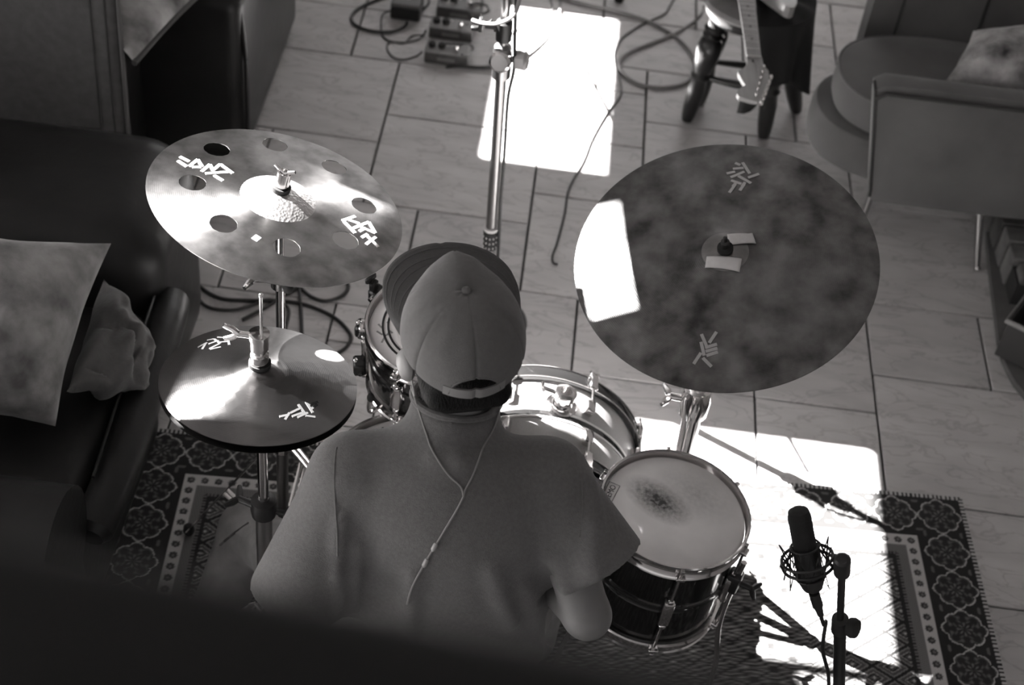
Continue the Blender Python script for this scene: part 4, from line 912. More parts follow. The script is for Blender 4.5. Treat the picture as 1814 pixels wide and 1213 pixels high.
for k in range(1, 13):
    xx = -.648*(1-2**(-k/12))
    if xx < -nl: break
    MB().box((xx, 0, .0064), (.0018, .042, .0016)).build('fret', FRET, gu, M=gM, local=True)
for k in (3, 5, 7, 9):
    xx = -.648*(1-(2**(-k/12)+2**(-(k-1)/12))/2); MB().lathe([(0, .0062), (.0042, .0062), (.0042, .0069), (0, .0069)], 12, T(xx, 0, 0)).build('dot_inlay', INKB, gu, M=gM, local=True)
for k in range(6):
    t = k/5; q = gM.inverted() @ onplane(1352-14*t, 124+50*t, gM); e = gM.inverted() @ onplane(1366-17*t, 135+45*t, gM)
    m = MB(); m.lathe([(.004, 0), (.004, .012), (.0028, .014), (0, .014)], 10, T(q.x, q.y, .003)); m.rod((q.x, q.y, -.006), (e.x, e.y, -.006), .0022, 6); dd = Vector((e.x-q.x, e.y-q.y, 0)).normalized(); m.box((0, 0, 0), (.012, .012, .014), .003, T(e.x, e.y, -.004)); m.build('tuner', CHROME, gu, M=gM, local=True)
for k in range(6):
    y_ = -.0165+.0066*k; q = gM.inverted() @ onplane(1352-14*(k/5), 124+50*(k/5), gM); m = MB(); m.tube([(-nl-.2, y_*1.4, .016), (0, y_, .0098), (q.x, q.y, .011)], .0005, 5); m.build('string', FRET, gu, M=gM, local=True)
MB().box((.018, -.004, .0035), (.012, .006, .003), .001).build('truss_slot', INKB, gu, M=gM, local=True)
bo = spline([(-.40, -.03), (-.37, -.08), (-.335, -.115), (-.355, -.145), (-.44, -.13), (-.52, -.118), (-.60, -.15), (-.70, -.17), (-.79, -.13), (-.82, -.02), (-.80, .10), (-.72, .165), (-.62, .155), (-.53, .12), (-.44, .135), (-.33, .16), (-.29, .135), (-.34, .09), (-.395, .04)], 4, True)
m = MB(); m.prism([(p.x, p.y) for p in bo], -.048, -.008, None, True); m.build('body', mat('pale guitar lacquer', .25, .25, coat=.6), gu, M=gM, local=True)
pg = spline([(-.40, .02), (-.35, .10), (-.45, .11), (-.55, .08), (-.62, -.05), (-.58, -.11), (-.48, -.09), (-.41, -.05)], 4, True)
m = MB(); m.prism([(p.x, p.y) for p in pg], -.008, -.0055); m.build('pickguard', BLACKM, gu, M=gM, local=True)
for x in (-.50, -.57): MB().box((x, 0, -.002), (.022, .085, .008), .003).build('pickup', WHITEP, gu, M=gM, local=True)
MB().box((-.66, 0, .003), (.04, .08, .022), .003).build('bridge', CHROME, gu, M=gM, local=True)
# jacket draped over the right side of the seat
nu_, nv_ = 34, 26; vs = []; R0 = .178
for j in range(nv_):
    t = j/(nv_-1)
    for i in range(nu_):
        a = math.radians(-92+150*i/(nu_-1)); wv = math.sin(i*.9)*.012+math.sin(i*.37+1)*.012
        if t < .35: r = .035+(R0-.035)*t/.35; z = .486+.006*math.sin(i*.8+t*9)
        else:
            u = (t-.35)/.65; r = R0+.012+wv*u*1.3+.03*u; z = .482-(.25+.05*math.sin(i*.33+2))*u
        vs.append((sc_.x+r*math.cos(a), sc_.y+r*math.sin(a), z))
m = MB(); m.add(vs, [[j*nu_+i, j*nu_+i+1, (j+1)*nu_+i+1, (j+1)*nu_+i] for j in range(nv_-1) for i in range(nu_-1)], True)
jk = m.build('jacket', mat('black cloth', .008, .9, bump=.2, bscale=200)); tag(jk, 'black jacket draped over the right side of the stool', 'jacket'); so_ = jk.modifiers.new('thickness', 'SOLIDIFY'); so_.thickness = .006; so_.offset = 1

# ------------------------------------------------------------------ tub armchair at the right
ac = thing('armchair', 'grey velour tub armchair with rounded seat and thin metal legs', 'armchair', (1.3, 3.98, 0))
pth = spline([(x, y, 0) for x, y in ((.90, 3.672), (1.2, 3.676), (1.5, 3.69), (1.70, 3.76), (1.80, 3.92), (1.76, 4.08), (1.6, 4.19), (1.3, 4.24), (.96, 4.24))], 6)
NP = len(pth)
def wall_h(t): return .615+.22*max(0, min(1, (t-.25)/.45))
def wall_b(t): return .205
secs = []
for i, p in enumerate(pth):
    t = i/(NP-1); tg_ = (pth[min(i+1, NP-1)]-pth[max(i-1, 0)]).normalized(); nrm = Vector((tg_.y, -tg_.x, 0)); h_ = wall_h(t); b_ = wall_b(t)+(.02 if i == 0 else 0)
    if i == 0: h_ -= .02
    q = []
    w = .042
    for (o_, z) in ((w*.7, b_), (w, b_+.03), (w+.006, (h_+b_)/2), (w, h_-.035), (w*.75, h_-.008), (0, h_), (-w*.75, h_-.008), (-w, h_-.035), (-w, (h_+b_)/2), (-w, b_+.03), (-w*.7, b_)): q.append(p+nrm*o_+Vector((0, 0, z)))
    k_ = max(0.0, 1-i/5)
    q = [v+Vector((.09*k_*(1-(v.z-.2)/.42), 0, 0)) for v in q]
    secs.append(q)
ns = len(secs[0]); m = MB(); m.add([v for q in secs for v in q], [[i*ns+k, i*ns+(k+1) % ns, (i+1)*ns+(k+1) % ns, (i+1)*ns+k] for i in range(NP-1) for k in range(ns)], True)
m.add(secs[0], [list(range(ns))], False); m.add(secs[-1], [list(range(ns))[::-1]], False)
autosmooth(m.build('shell', UPHOL, ac), 50)
m = MB(); m.tube([q[3]+(q[3]-q[8])*.05 for q in secs], .0055, 8); m.build('piping', PIPING, ac)
m = MB(); m.tube([secs[0][k] for k in range(0, 6)], .005, 8); m.build('piping', PIPING, ac)
for i0 in range(30, 47, 4):
    q = secs[i0]; tg_ = (pth[i0+1]-pth[i0-1]).normalized(); m = MB(); m.tube([q[7]-(q[2]-q[8]).normalized()*.001, q[8]-(q[2]-q[8]).normalized()*.001, q[9]-(q[2]-q[8]).normalized()*.001], .0035, 6); m.build('channel_seam', PIPING, ac)
def dslab(cx, cy, rx, ry, z0, z1, e=2.6, bev=.03):
    m = MB(); n = 64
    prof = [(1-bev/rx*1.0, z0), (1-bev/rx*.3, z0+bev*.3), (1, z0+bev), (1.004, (z0+z1)/2), (1, z1-bev), (1-bev/rx*.3, z1-bev*.3), (1-bev/rx, z1), (.6, z1+.004), (0.0, z1+.006)]
    vs = []; fs = []
    for s, z in prof:
        for k in range(n):
            a = 2*PI*k/n; c, sn_ = math.cos(a), math.sin(a); r = (abs(c)**e+abs(sn_)**e)**(-1/e); vs.append((cx+rx*r*c*s, cy+ry*r*sn_*s, z))
    for i in range(len(prof)-1):
        for k in range(n): fs.append([i*n+k, i*n+(k+1) % n, (i+1)*n+(k+1) % n, (i+1)*n+k])
    m.add(vs, fs, True); m.add(vs[:n], [list(range(n))[::-1]], False); return m
dslab(1.20, 3.965, .385, .235, .19, .335, 2.4).build('seat_base', UPHOL, ac)
dslab(1.21, 3.965, .350, .230, .337, .455, 2.4, .02).build('seat_cushion', UPHOL, ac)
m = MB(); m.tube([(1.21+.347*(abs(math.cos(a))**2.4+abs(math.sin(a))**2.4)**(-1/2.4)*math.cos(a), 3.965+.227*(abs(math.cos(a))**2.4+abs(math.sin(a))**2.4)**(-1/2.4)*math.sin(a), .447) for a in np.linspace(0, 2*PI, 65)[:-1]], .005, 8, closed=True); m.build('cushion_piping', UPHOL, ac)
lg0 = at(1730, 479, 0); lg1 = at(1516, 345, .05)
for a, b in ((lg0+Vector((0, 0, .001)), at(1737, 340, .215)), (Vector((1.02, 3.76, .001)), Vector((1.03, 3.80, .2))), (Vector((1.0, 4.2, .001)), Vector((1.02, 4.15, .2))), (Vector((1.62, 4.16, .001)), Vector((1.58, 4.1, .2)))):
    m = MB(); m.rod(a, b, .009, 12, .012); l = m.build('leg', STEEL, ac); MB().ell((a.x, a.y, .009), (.0095, .0095, .008)).build('foot_cap', CHROME, l)

def pillow(name, corners, th, matl, pinch=.07, n=36, noise=0.0, folds=0.0, seed=0):
    """soft square cushion through four corner points (tl, tr, br, bl)"""
    c = [Vector(p) for p in corners]; nn = (c[1]-c[0]).cross(c[3]-c[0]).normalized()
    if nn.dot(CAMP-c[0]) < 0: nn = -nn
    ctr = sum(c, Vector((0, 0, 0)))/4; vs = []; fs = []; idx = {}
    from mathutils import noise as nz
    for side in (1, -1):
        for j in range(n+1):
            for i in range(n+1):
                if side == -1 and (i in (0, n) or j in (0, n)): idx[(side, i, j)] = idx[(1, i, j)]; continue
                u = i/n; v = j/n; p = (c[0]*(1-u)+c[1]*u)*(1-v)+(c[3]*(1-u)+c[2]*u)*v
                a = 4*u*(1-u); b = 4*v*(1-v)
                uu, vv2 = 2*u-1, 2*v-1
                p = p + (ctr-p)*pinch*max(a*abs(vv2)**3, b*abs(uu)**3)
                h_ = th*(a*b)**.5*side
                if noise or folds:
                    q = Vector((u*3+seed, v*3, side*2.0)); h_ += noise*nz.noise(q*1.7)*(a*b)**.3*side
                    if folds: h_ += folds*(abs(nz.noise(Vector((u*2.2+seed*3, v*2.2, 4))))**.7-.3)*(a*b)**.3
                    p = p+Vector((nz.noise(q+Vector((5, 0, 0))), nz.noise(q+Vector((0, 7, 0))), 0))*noise*.6
                idx[(side, i, j)] = len(vs); vs.append(p+nn*h_)
        for j in range(n):
            for i in range(n):
                f = [idx[(side, i, j)], idx[(side, i+1, j)], idx[(side, i+1, j+1)], idx[(side, i, j+1)]]; fs.append(f if side < 0 else f[::-1])
    m = MB(); m.add(vs, fs, True); return m
FURM = mat('patchy fur', .02, .9, v2=.5, vscale=11, bump=1.0, bscale=90, detail=7, sheen=.4)
fc = pillow('c', [(1.22, 3.99, .61), (1.66, 3.99, .70), (1.64, 3.80, .58), (1.13, 3.80, .53)], .075, FURM, .04, 40, .012)
fo = fc.build('fur_cushion', FURM); tag(fo, 'patchy pale and dark fur cushion in the tub armchair', 'cushion')

# ------------------------------------------------------------------ leather sofas, cushions and blanket at the left
def soft_box(c, size, bev, seg=5): return MB().box(c, size, bev, None, seg)
sf = thing('leather_sofa', 'dark leather sofa along the left edge holding the velvet cushion', 'sofa', (-1.3, 2.2, 0))
soft_box((-1.32, 2.23, .21), (.96, .66, .38), .05).build('base', LEATHER, sf)
soft_box((-1.25, 2.23, .40), (.84, .60, .13), .055).build('seat_cushion', LEATHER, sf)
m = MB(); m.tube(spline([(-.815, 2.62, .40), (-.80, 2.5, .425), (-.79, 2.25, .43), (-.785, 2.05, .425), (-.80, 1.9, .40)], 6), [.030]+[.045]*23+[.030], 14); m.build('front_roll', LEATHER, sf)
m = MB(); m.tube(spline([(-.842, 2.6, .452), (-.83, 2.45, .472), (-.822, 2.2, .475), (-.815, 2.0, .468)], 6), .004, 6); m.build('piping', LEATHER, sf)
soft_box((-1.36, 2.755, .335), (1.08, .50, .62), .13, 7).build('far_arm', LEATHER, sf)
m = MB(); m.rod((-1.8, 1.775, .50), (-.80, 1.775, .50), .135, 32); m.box((-1.31, 1.775, .28), (1.0, .24, .44), .02, None, 2); m.build('near_arm', LEATHER, sf)
m = MB(); m.torus(.128, .008, frame((-.80, 1.775, .50), (1, 0, 0)), 40, 8); m.build('arm_piping', LEATHER, sf)
m = MB(); m.lathe([(.125, 0), (.11, .014), (.06, .022), (0, .024)], 32, frame((-.80, 1.775, .50), (1, 0, 0))); m.build('arm_front', LEATHER, sf)
soft_box((-1.78, 2.3, .45), (.26, 1.35, .86), .10, 6).build('backrest', LEATHER, sf)
for x in (-.93, -1.75):
    for y in (1.75, 2.9): MB().lathe([(.018, .0042), (.024, .03), (.026, .062)], 14, T(x, y, 0)).build('foot', DARKWOOD, sf)
vc = pillow('v', [at(-150, 392, .80), at(197, 431, .74), at(98, 755, .52), at(-160, 742, .58)], .13, VELVET, .10, 44, .010)
tag(vc.build('velvet_cushion', VELVET), 'large grey velvet cushion leaning on the sofa at the left edge', 'cushion')
cc = pillow('c', [at(184, 494, .57), at(276, 612, .50), at(258, 690, .49), at(118, 694, .56)], .06, CRUMPLE, .03, 48, .03, .045, 3)
tag(cc.build('crumpled_cushion', CRUMPLE), 'small crumpled grey cushion lying beside the large velvet one', 'cushion')
# second sofa beyond, back towards the camera
b0 = aty(217, 0, 3.22); b1 = aty(222, 257, 3.22)
sb2 = thing('leather_sofa', 'dark leather sofa at the top left with a blanket over its back', 'sofa', (-1.6, 3.9, 0))
xr = b0.x-.11
soft_box(((xr-2.7)/2, 3.35, .62), (xr+2.7, .17, 1.22), .05).build('backrest', LEATHER, sb2)
e0 = at(434, 300, 0)
soft_box((e0.x-.18, e0.y+.42, .30), (.36, .84, .58), .05).build('arm', LEATHER, sb2)
soft_box(((-2.7+e0.x-.3)/2, 3.95, .23), (2.7+e0.x-.3, 1.05, .42), .05).build('seat', LEATHER, sb2)
m = MB(); m.tube(spline([(e0.x+.001, e0.y+.03, .03), (e0.x+.006, e0.y+.026, .2), (e0.x+.004, e0.y+.03, .4), (e0.x-.01, e0.y+.04, .55)], 5), .007, 8); m.build('piping', LEATHER, sb2)
nx, nz_ = 40, 50; vs = []
zt = b0.z+.06; zb_ = b1.z; xl_ = -2.5
for j in range(nz_):
    for i in range(nx):
        u = i/(nx-1); v = j/(nz_-1); x = xl_+(b1.x-xl_)*u+(b0.x-b1.x)*(1-v); zlo = zb_+.0*(1-u)-.035*math.sin(u*2.6); z = 1.245+(zlo-1.245)*v
        y = 3.225-.010*math.sin(u*9+v*2)*v-.008*math.sin(u*4+1)
        if u > .93 and v > .5: x += .012*(v-.5)
        vs.append((x, y, z))
m = MB(); m.add(vs, [[j*nx+i, j*nx+i+1, (j+1)*nx+i+1, (j+1)*nx+i] for j in range(nz_-1) for i in range(nx-1)], True)
bk = thing('blanket', 'thick grey blanket hanging at the top left corner', 'blanket', (-1.7, 3.22, .8))
o = m.build('cloth', BLANKET, bk); so_ = o.modifiers.new('thickness', 'SOLIDIFY'); so_.thickness = .014; so_.offset = 0
def bl(u, v):
    return Vector(vs[int(round(v*(nz_-1)))*nx+int(round(u*(nx-1)))])+Vector((0, -.0075, 0))
m = MB(); m.tube([bl(1, v) for v in np.linspace(0, 1, 30)]+[bl(u, 1) for u in np.linspace(1, 0, 30)], .006, 8); m.build('edge_binding', mat('pale binding', .09, .9), bk)
for d_ in (.035, .055):
    m = MB(); m.tube([bl(1-d_*.9, v) for v in np.linspace(0, 1-d_, 30)]+[bl(u, 1-d_) for u in np.linspace(1-d_*.9, 0, 30)], .0022, 6); m.build('hem_seam', mat('hem thread', .03, .9), bk)
PATT = mat('blotched printed cloth', .012, .8, v2=.4, vscale=9, detail=7, bump=.2, bscale=60)
zz_ = .66
pc_ = [at(130, 0, .74), at(255, -140, .70), at(366, -22, .62), at(238, 112, .66)]
tag(pillow('p', pc_, .045, PATT, .05, 36).build('patterned_cushion', PATT), 'blotchy patterned cushion with dark piping beside the blanket', 'cushion')
cush_o = bpy.data.objects['patterned_cushion']
m = MB(); e = [pc_[3].lerp(pc_[2], t)+(sum(pc_, Vector())/4-pc_[3].lerp(pc_[2], t))*.05*4*t*(1-t) for t in np.linspace(0, 1, 16)]
m.tube(e, .008, 8); m.build('piping', PIPING, cush_o)

# ================================================================== the drummer
def smin(a, b, k):
    if k <= 0: return np.minimum(a, b)
    h = np.clip(0.5+0.5*(b-a)/k, 0, 1); return b+(a-b)*h-k*h*(1-h)
def cone(a, b, ra, rb, k=.02): return ('c', np.array(a, float), np.array(b, float), ra, rb, k)
def ell(c, r, k=.02, M=None): return ('e', np.array(c, float), np.array(r, float), None if M is None else np.array(M.to_3x3()), 0, k)
def cut(p, n, c=None, R=None): return ('x', np.array(p, float), np.array(n, float), c, R, 0)
def sdf(pr_, P):
    t = pr_[0]
    if t == 'c':
        _, a, b, ra, rb, k = pr_; ba = b-a; h = np.clip(((P-a)@ba)/(ba@ba), 0, 1)
        return np.linalg.norm(P-a-h[..., None]*ba, axis=-1)-(ra+(rb-ra)*h)
    if t == 'e':
        _, c, r, M, _, k = pr_; q = P-c
        if M is not None: q = q@M
        k0 = np.linalg.norm(q/r, axis=-1); k1 = np.linalg.norm(q/(r*r), axis=-1)+1e-9; return k0*(k0-1)/k1
def bounds(pr_):
    if pr_[0] == 'c': return np.minimum(pr_[1]-pr_[3], pr_[2]-pr_[4]), np.maximum(pr_[1]+pr_[3], pr_[2]+pr_[4])
    m = pr_[2].max() if pr_[3] is not None else pr_[2]; return pr_[1]-m, pr_[1]+m
def sdf_at(prims, P):
    P = np.array(P, float); D = np.full(P.shape[:-1], 9.0)
    for q in prims:
        if q[0] == 'x': 
            d = (P-q[1])@q[2]
            if q[3] is not None: d = np.where(np.linalg.norm(P-q[3], axis=-1) < q[4], d, -9)
            D = np.maximum(D, d)
        else: D = smin(D, sdf(q, P), q[5])
    return D
def sdf_mesh(prims, h):
    los, his = zip(*[bounds(q) for q in prims if q[0] != 'x']); lo = np.min(los, 0)-3*h; hi = np.max(his, 0)+3*h
    n = np.ceil((hi-lo)/h).astype(int)+1; D = np.full(n, 9.0, np.float32)
    ax_ = [lo[i]+h*np.arange(n[i]) for i in range(3)]
    for q in prims:
        if q[0] == 'x':
            if q[3] is None: a = np.zeros(3, int); b = n
            else: a = np.maximum(((q[3]-q[4]-lo)/h).astype(int), 0); b = np.minimum(((q[3]+q[4]-lo)/h).astype(int)+2, n)
        else:
            l, u = bounds(q); mg = q[5]+3*h+.01; a = np.maximum(((l-mg-lo)/h).astype(int), 0); b = np.minimum(((u+mg-lo)/h).astype(int)+2, n)
        sl = tuple(slice(a[i], b[i]) for i in range(3))
        P = np.stack(np.meshgrid(*[ax_[i][a[i]:b[i]] for i in range(3)], indexing='ij'), -1)
        if q[0] == 'x':
            d = (P-q[1])@q[2]
            if q[3] is not None: d = np.where(np.linalg.norm(P-q[3], axis=-1) < q[4], d, -9)
            D[sl] = np.maximum(D[sl], d)
        else: D[sl] = smin(D[sl], sdf(q, P), q[5])
    # surface nets
    I = D < 0; c8 = [(i, j, k) for i in (0, 1) for j in (0, 1) for k in (0, 1)]
    sh_ = tuple(x-1 for x in n); cnt = np.zeros(sh_, np.int8)
    def cs(A, o): return A[o[0]:o[0]+sh_[0], o[1]:o[1]+sh_[1], o[2]:o[2]+sh_[2]]
    for o in c8: cnt += cs(I, o)
    act = np.argwhere((cnt > 0) & (cnt < 8)); ids = np.full(sh_, -1, np.int32); ids[tuple(act.T)] = np.arange(len(act))
    acc = np.zeros((len(act), 3)); w = np.zeros(len(act))
    for x, o in enumerate(c8):
        for y in range(x+1, 8):
            p = c8[y]
            if sum(abs(o[t]-p[t]) for t in range(3)) != 1: continue
            d0 = D[tuple((act+o).T)]; d1 = D[tuple((act+p).T)]; m_ = (d0 < 0) != (d1 < 0); t = np.where(m_, d0/(d0-d1+1e-12), 0)[:, None]
            acc += np.where(m_[:, None], np.array(o)+t*(np.array(p)-np.array(o)), 0); w += m_
    V = lo+h*(act+acc/np.maximum(w, 1)[:, None]); F = []
    for axis in range(3):
        o = [0, 0, 0]; o[axis] = 1; b, c = (axis+1) % 3, (axis+2) % 3
        A = I[:n[0]-o[0], :n[1]-o[1], :n[2]-o[2]]; B = I[o[0]:, o[1]:, o[2]:]
        e = np.argwhere(A != B); e = e[(e[:, b] > 0) & (e[:, c] > 0)]
        s = A[tuple(e.T)]; db = np.zeros(3, int); db[b] = 1; dc = np.zeros(3, int); dc[c] = 1
        q = np.stack([ids[tuple((e-db-dc).T)], ids[tuple((e-dc).T)], ids[tuple(e.T)], ids[tuple((e-db).T)]], 1)
        q = np.where(s[:, None], q, q[:, ::-1]); F.append(q[(q >= 0).all(1)])
    F = np.concatenate(F)
    # light smoothing
    nb = np.zeros_like(V); cn = np.zeros(len(V))
    for a, b in ((0, 1), (1, 2), (2, 3), (3, 0)):
        np.add.at(nb, F[:, a], V[F[:, b]]); np.add.at(cn, F[:, a], 1); np.add.at(nb, F[:, b], V[F[:, a]]); np.add.at(cn, F[:, b], 1)
    V = V*.4+.6*nb/np.maximum(cn, 1)[:, None]
    m = MB(); m.v = [Vector(v) for v in V]; m.f = F.tolist(); m.sm = [True]*len(m.f); return m

man = thing('person', 'person seen from behind in a backwards-lit cap and grey t-shirt, seated at the drums', 'person', (-.06, 1.62, 0))
man['label'] = 'person seen from behind in a baseball cap and grey t-shirt, seated at the drum kit'
O = np.array((-.075, 1.690, .985)); yw = math.radians(7); xb = np.array((math.cos(yw), math.sin(yw), 0)); yb = np.array((-math.sin(yw), math.cos(yw), 0))
def B(x, y, z): return O+xb*x+yb*y+np.array((0, 0, z))
shL, shR = B(-.162, .0, -.022), B(.165, 0, -.012)
elL = np.array(at(524, 1062, .735)); elR = np.array(at(1040, 1090, .775))
wrL = np.array((-.225, 1.850, .645)); wrR = np.array((.010, 1.865, .650))
hipL, hipR = np.array((-.16, 1.665, .53)), np.array((.03, 1.685, .53))
knL = np.array((-.515, 2.075, .275)); anL = np.array((-.565, 1.86, .09)); knR = np.array((.132, 2.03, .43)); anR = np.array((.125, 2.00, .09))
Hc = np.array((-.080, 1.768, 1.214))
HM = Matrix.Translation(Vector(Hc)) @ RZ(math.radians(17)) @ RX(math.radians(5)) @ RY(math.radians(-1))
def Hd(x, y, z): return np.array(HM @ Vector((x, y, z)))
nk = B(.005, .08, .070)
body = [ell(B(0, .0, -.1), (.165, .10, .17), .03), ell(B(0, -.01, -.28), (.15, .10, .17), .03), ell((-.065, 1.665, .56), (.165, .12, .10), .03),
        cone(shL, shR, .05, .05, .04), cone(B(0, .005, .0), nk, .07, .058, .03), cone(nk, Hd(0, -.02, -.05), .058, .056, .02),
        cone(shL, elL, .048, .038, .02), cone(elL, wrL, .038, .025, .015), cone(shR, elR, .048, .040, .02), cone(elR, wrR, .040, .025, .015),
        cone(hipL, knL, .075, .045, .03), cone(knL, anL, .052, .035, .02), cone(hipR, knR, .075, .055, .03), cone(knR, anR, .052, .035, .02),
        cone(anL, anL+np.array((-.01, .14, -.045)), .035, .03, .02), cone(anR, anR+np.array((0, .12, -.045)), .035, .03, .02),
        ell(Hd(0, -.008, .018), (.077, .092, .086), .02, HM), ell(Hd(0, .02, -.05), (.062, .075, .075), .03, HM), ell(Hd(0, .065, -.095), (.030, .028, .022), .025, HM),
        cone(Hd(0, .092, .0), Hd(0, .112, -.032), .009, .013, .012), cone(Hd(-.04, .082, .022), Hd(.04, .082, .022), .011, .011, .015),
        cone(Hd(-.02, .092, -.062), Hd(.02, .092, -.062), .007, .007, .008), cone(Hd(-.018, .091, -.072), Hd(.018, .091, -.072), .007, .007, .006),
        ell(Hd(-.091, -.014, -.034), (.013, .024, .036), .008, HM @ RZ(.4)), ell(Hd(.090, -.014, -.030), (.013, .024, .036), .008, HM @ RZ(-.4))]
def hand(w, tip, side):
    d = (tip-w)/np.linalg.norm(tip-w); up = np.array((0, 0, 1.0)); s = np.cross(d, up); s /= np.linalg.norm(s); up = np.cross(s, d); s = s*side   # s: thumb side
    out = [ell(w+d*.048, (.040, .052, .0155), .012, Matrix([s, d, up]).transposed()), cone(w-d*.01, w+d*.03, .026, .024, .01)]
    for o_, L in ((.030, .070), (.010, .080), (-.010, .076), (-.029, .060)):
        p = w+d*.088+s*o_*.95; a = 0.15
        for f, r0, r1 in ((.45, .0088, .0082), (.30, .0082, .0076), (.25, .0076, .0066)):
            q = p+(d*math.cos(a)-up*math.sin(a)+s*o_*.9)*L*f; out.append(cone(p, q, r0, r1, .004)); p = q; a += .38
    p = w+d*.022+s*.028; q = p+(d*.6+s*.72-up*.15)*.042; e = q+(d*.86+s*.3-up*.2)*.034
    out += [cone(p, q, .0125, .0102, .008), cone(q, e, .0100, .0082, .003)]
    return out
body += hand(wrL, wrL+np.array((.05, .10, -.03)), 1)+hand(wrR, wrR+np.array((-.055, .10, -.03)), -1)
sdf_mesh(body, .0072).build('body', SKIN, man)
for s in (-1, 1):
    p = Hd(.031*s, .083, .002); m = MB(); m.ell(p, .0125, None, 14, 10); ey = m.build('eye', mat('eye white', .6, .2), man)
    p = Hd(.031*s, .0925, .002); m = MB(); m.ell(p, (.0055, .004, .0055), None, 12, 8); m.build('iris', INKB, ey)

# t-shirt
slL = np.array(at(526, 1052, .742)); slR = np.array(at(1066, 1000, .862))
shirt = [cone(shL+xb*.0, shR, .066, .066, .03), cone(B(-.13, -.01, -.018), B(-.02, .01, -.005), .058, .064, .03), cone(B(.13, -.01, -.010), B(.02, .01, -.005), .058, .064, .03), cone(B(0, .02, .0), nk+np.array((0, 0, .025)), .092, .072, .02),
         ell(B(0, -.005, -.10), (.205, .122, .17), .04), ell(B(0, -.03, -.09), (.165, .10, .15), .04), ell(B(0, -.015, -.27), (.198, .128, .18), .04), ell(B(0, -.03, -.41), (.205, .126, .15), .04),
         ell(B(-.185, -.03, -.20), (.06, .075, .15), .05), ell(B(.18, -.02, -.17), (.05, .06, .12), .05),
         cone(shL, slL, .068, .083, .03), cone(shR, slR, .066, .078, .03)]
def march(prims, x, y, t0=1.9):
    d = np.array(ray(x, y).normalized()); t = t0
    for _ in range(60):
        q = np.array(CAMP)+d*t; v = float(sdf_at(prims, q[None])[0]); t += v*.8
        if abs(v) < 4e-4 or t > 5: break
    return np.array(CAMP)+d*t, d
base_shirt = list(shirt)
def fold(pts, r=.010, sink=.6, k=.022):
    H = [march(base_shirt, *p) for p in pts]; H = [h+d*r*sink for h, d in H]
    for a, b in zip(H[:-1], H[1:]): shirt.append(cone(a, b, r, r, k))
fold([(606, 915), (600, 960), (598, 1010), (600, 1070)], .011, .45, .012); fold([(636, 965), (630, 1010), (628, 1075)], .010, .6, .014)
fold([(872, 1005), (886, 1050), (905, 1100)], .011); fold([(925, 1030), (940, 1060), (955, 1110)], .010); fold([(985, 985), (1005, 1035), (1028, 1100)], .012); fold([(735, 1015), (728, 1060), (726, 1110)], .011)
fold([(770, 812), (815, 822), (862, 815)], .008, .7); fold([(1045, 860), (1052, 930), (1050, 1000)], .010)
dl = (slL-shL)/np.linalg.norm(slL-shL); dr_ = (slR-shR)/np.linalg.norm(slR-shR)
shirt.append(cut(slL+dl*.012, dl, slL, .14)); shirt.append(cut(slR+dr_*.002, dr_, slR, .135))
nkt = nk+np.array((0, 0, .022)); ncn = np.array((0, .30, 1.0)); ncn /= np.linalg.norm(ncn)
shirt.append(cut(nkt, ncn, nkt, .12)); shirt.append(cut((0, 0, .50), (0, 0, -1)))
sdf_mesh(shirt, .0068).build('t_shirt', TEE, man)
# ribbed collar
cM = frame(nkt, ncn, xb)
m = MB(); m.tube([Vector(cM @ Vector((.0725*math.cos(a), .0735*math.sin(a), .001))) for a in np.linspace(0, 2*PI, 49)[:-1]], .0065, 8, closed=True); m.build('collar', TEE, man)
m = MB()
for a in np.linspace(0, 2*PI, 61)[:-1]: m.ell(cM @ Vector((.0655*math.cos(a), .0665*math.sin(a), .0085)), .0019, None, 6, 4)
ch = m.build('neck_chain', mat('dull chain', .12, .35, .9), man); ch['kind'] = 'stuff'
m = MB()
for c_, d_, r_ in ((slL, dl, .0835), (slR, dr_, .0785)):
    pass
for pts in ([(596, 792), (592, 830), (593, 880), (597, 940), (598, 985)], [(1018, 800), (1030, 850), (1032, 905), (1026, 950)]):
    H = [march(shirt, *p) for p in pts]; m = MB(); m.tube(spline([Vector(h)-Vector(d)*.0004 for h, d in H], 5), .0016, 5); m.build('sleeve_seam', TEE, man)
# trousers and shoes
tr_ = [ell((-.065, 1.655, .555), (.185, .14, .085), .03), cone(hipL, knL, .096, .054, .03), cone(hipR, knR, .096, .062, .03), cone(knL, anL+np.array((0, 0, .03)), .060, .058, .03), cone(knR, anR+np.array((0, 0, .03)), .062, .058, .03)]
for a, b in ((.62, .9), (.7, 1.0)):
    pa_ = hipL+(knL-hipL)*a; pb_ = hipL+(knL-hipL)*b; tr_.append(cone(pa_+np.array((-.05, -.03, .055)), pb_+np.array((.02, -.055, .055)), .010, .012, .02))
tr_.append(cut(anL+np.array((0, 0, -.005)), (0, 0, -1), anL, .11)); tr_.append(cut(anR+np.array((0, 0, -.005)), (0, 0, -1), anR, .11))
sdf_mesh(tr_, .009).build('trousers', TROUS, man)
Hs = [march(tr_, *p, 2.2) for p in ((440, 926), (415, 944), (390, 965), (362, 990))]
m = MB(); m.tube(spline([Vector(h)-Vector(d)*.001 for h, d in Hs], 4), .0026, 6); m.build('side_seam', mat('trouser seam', .06, .9), man)
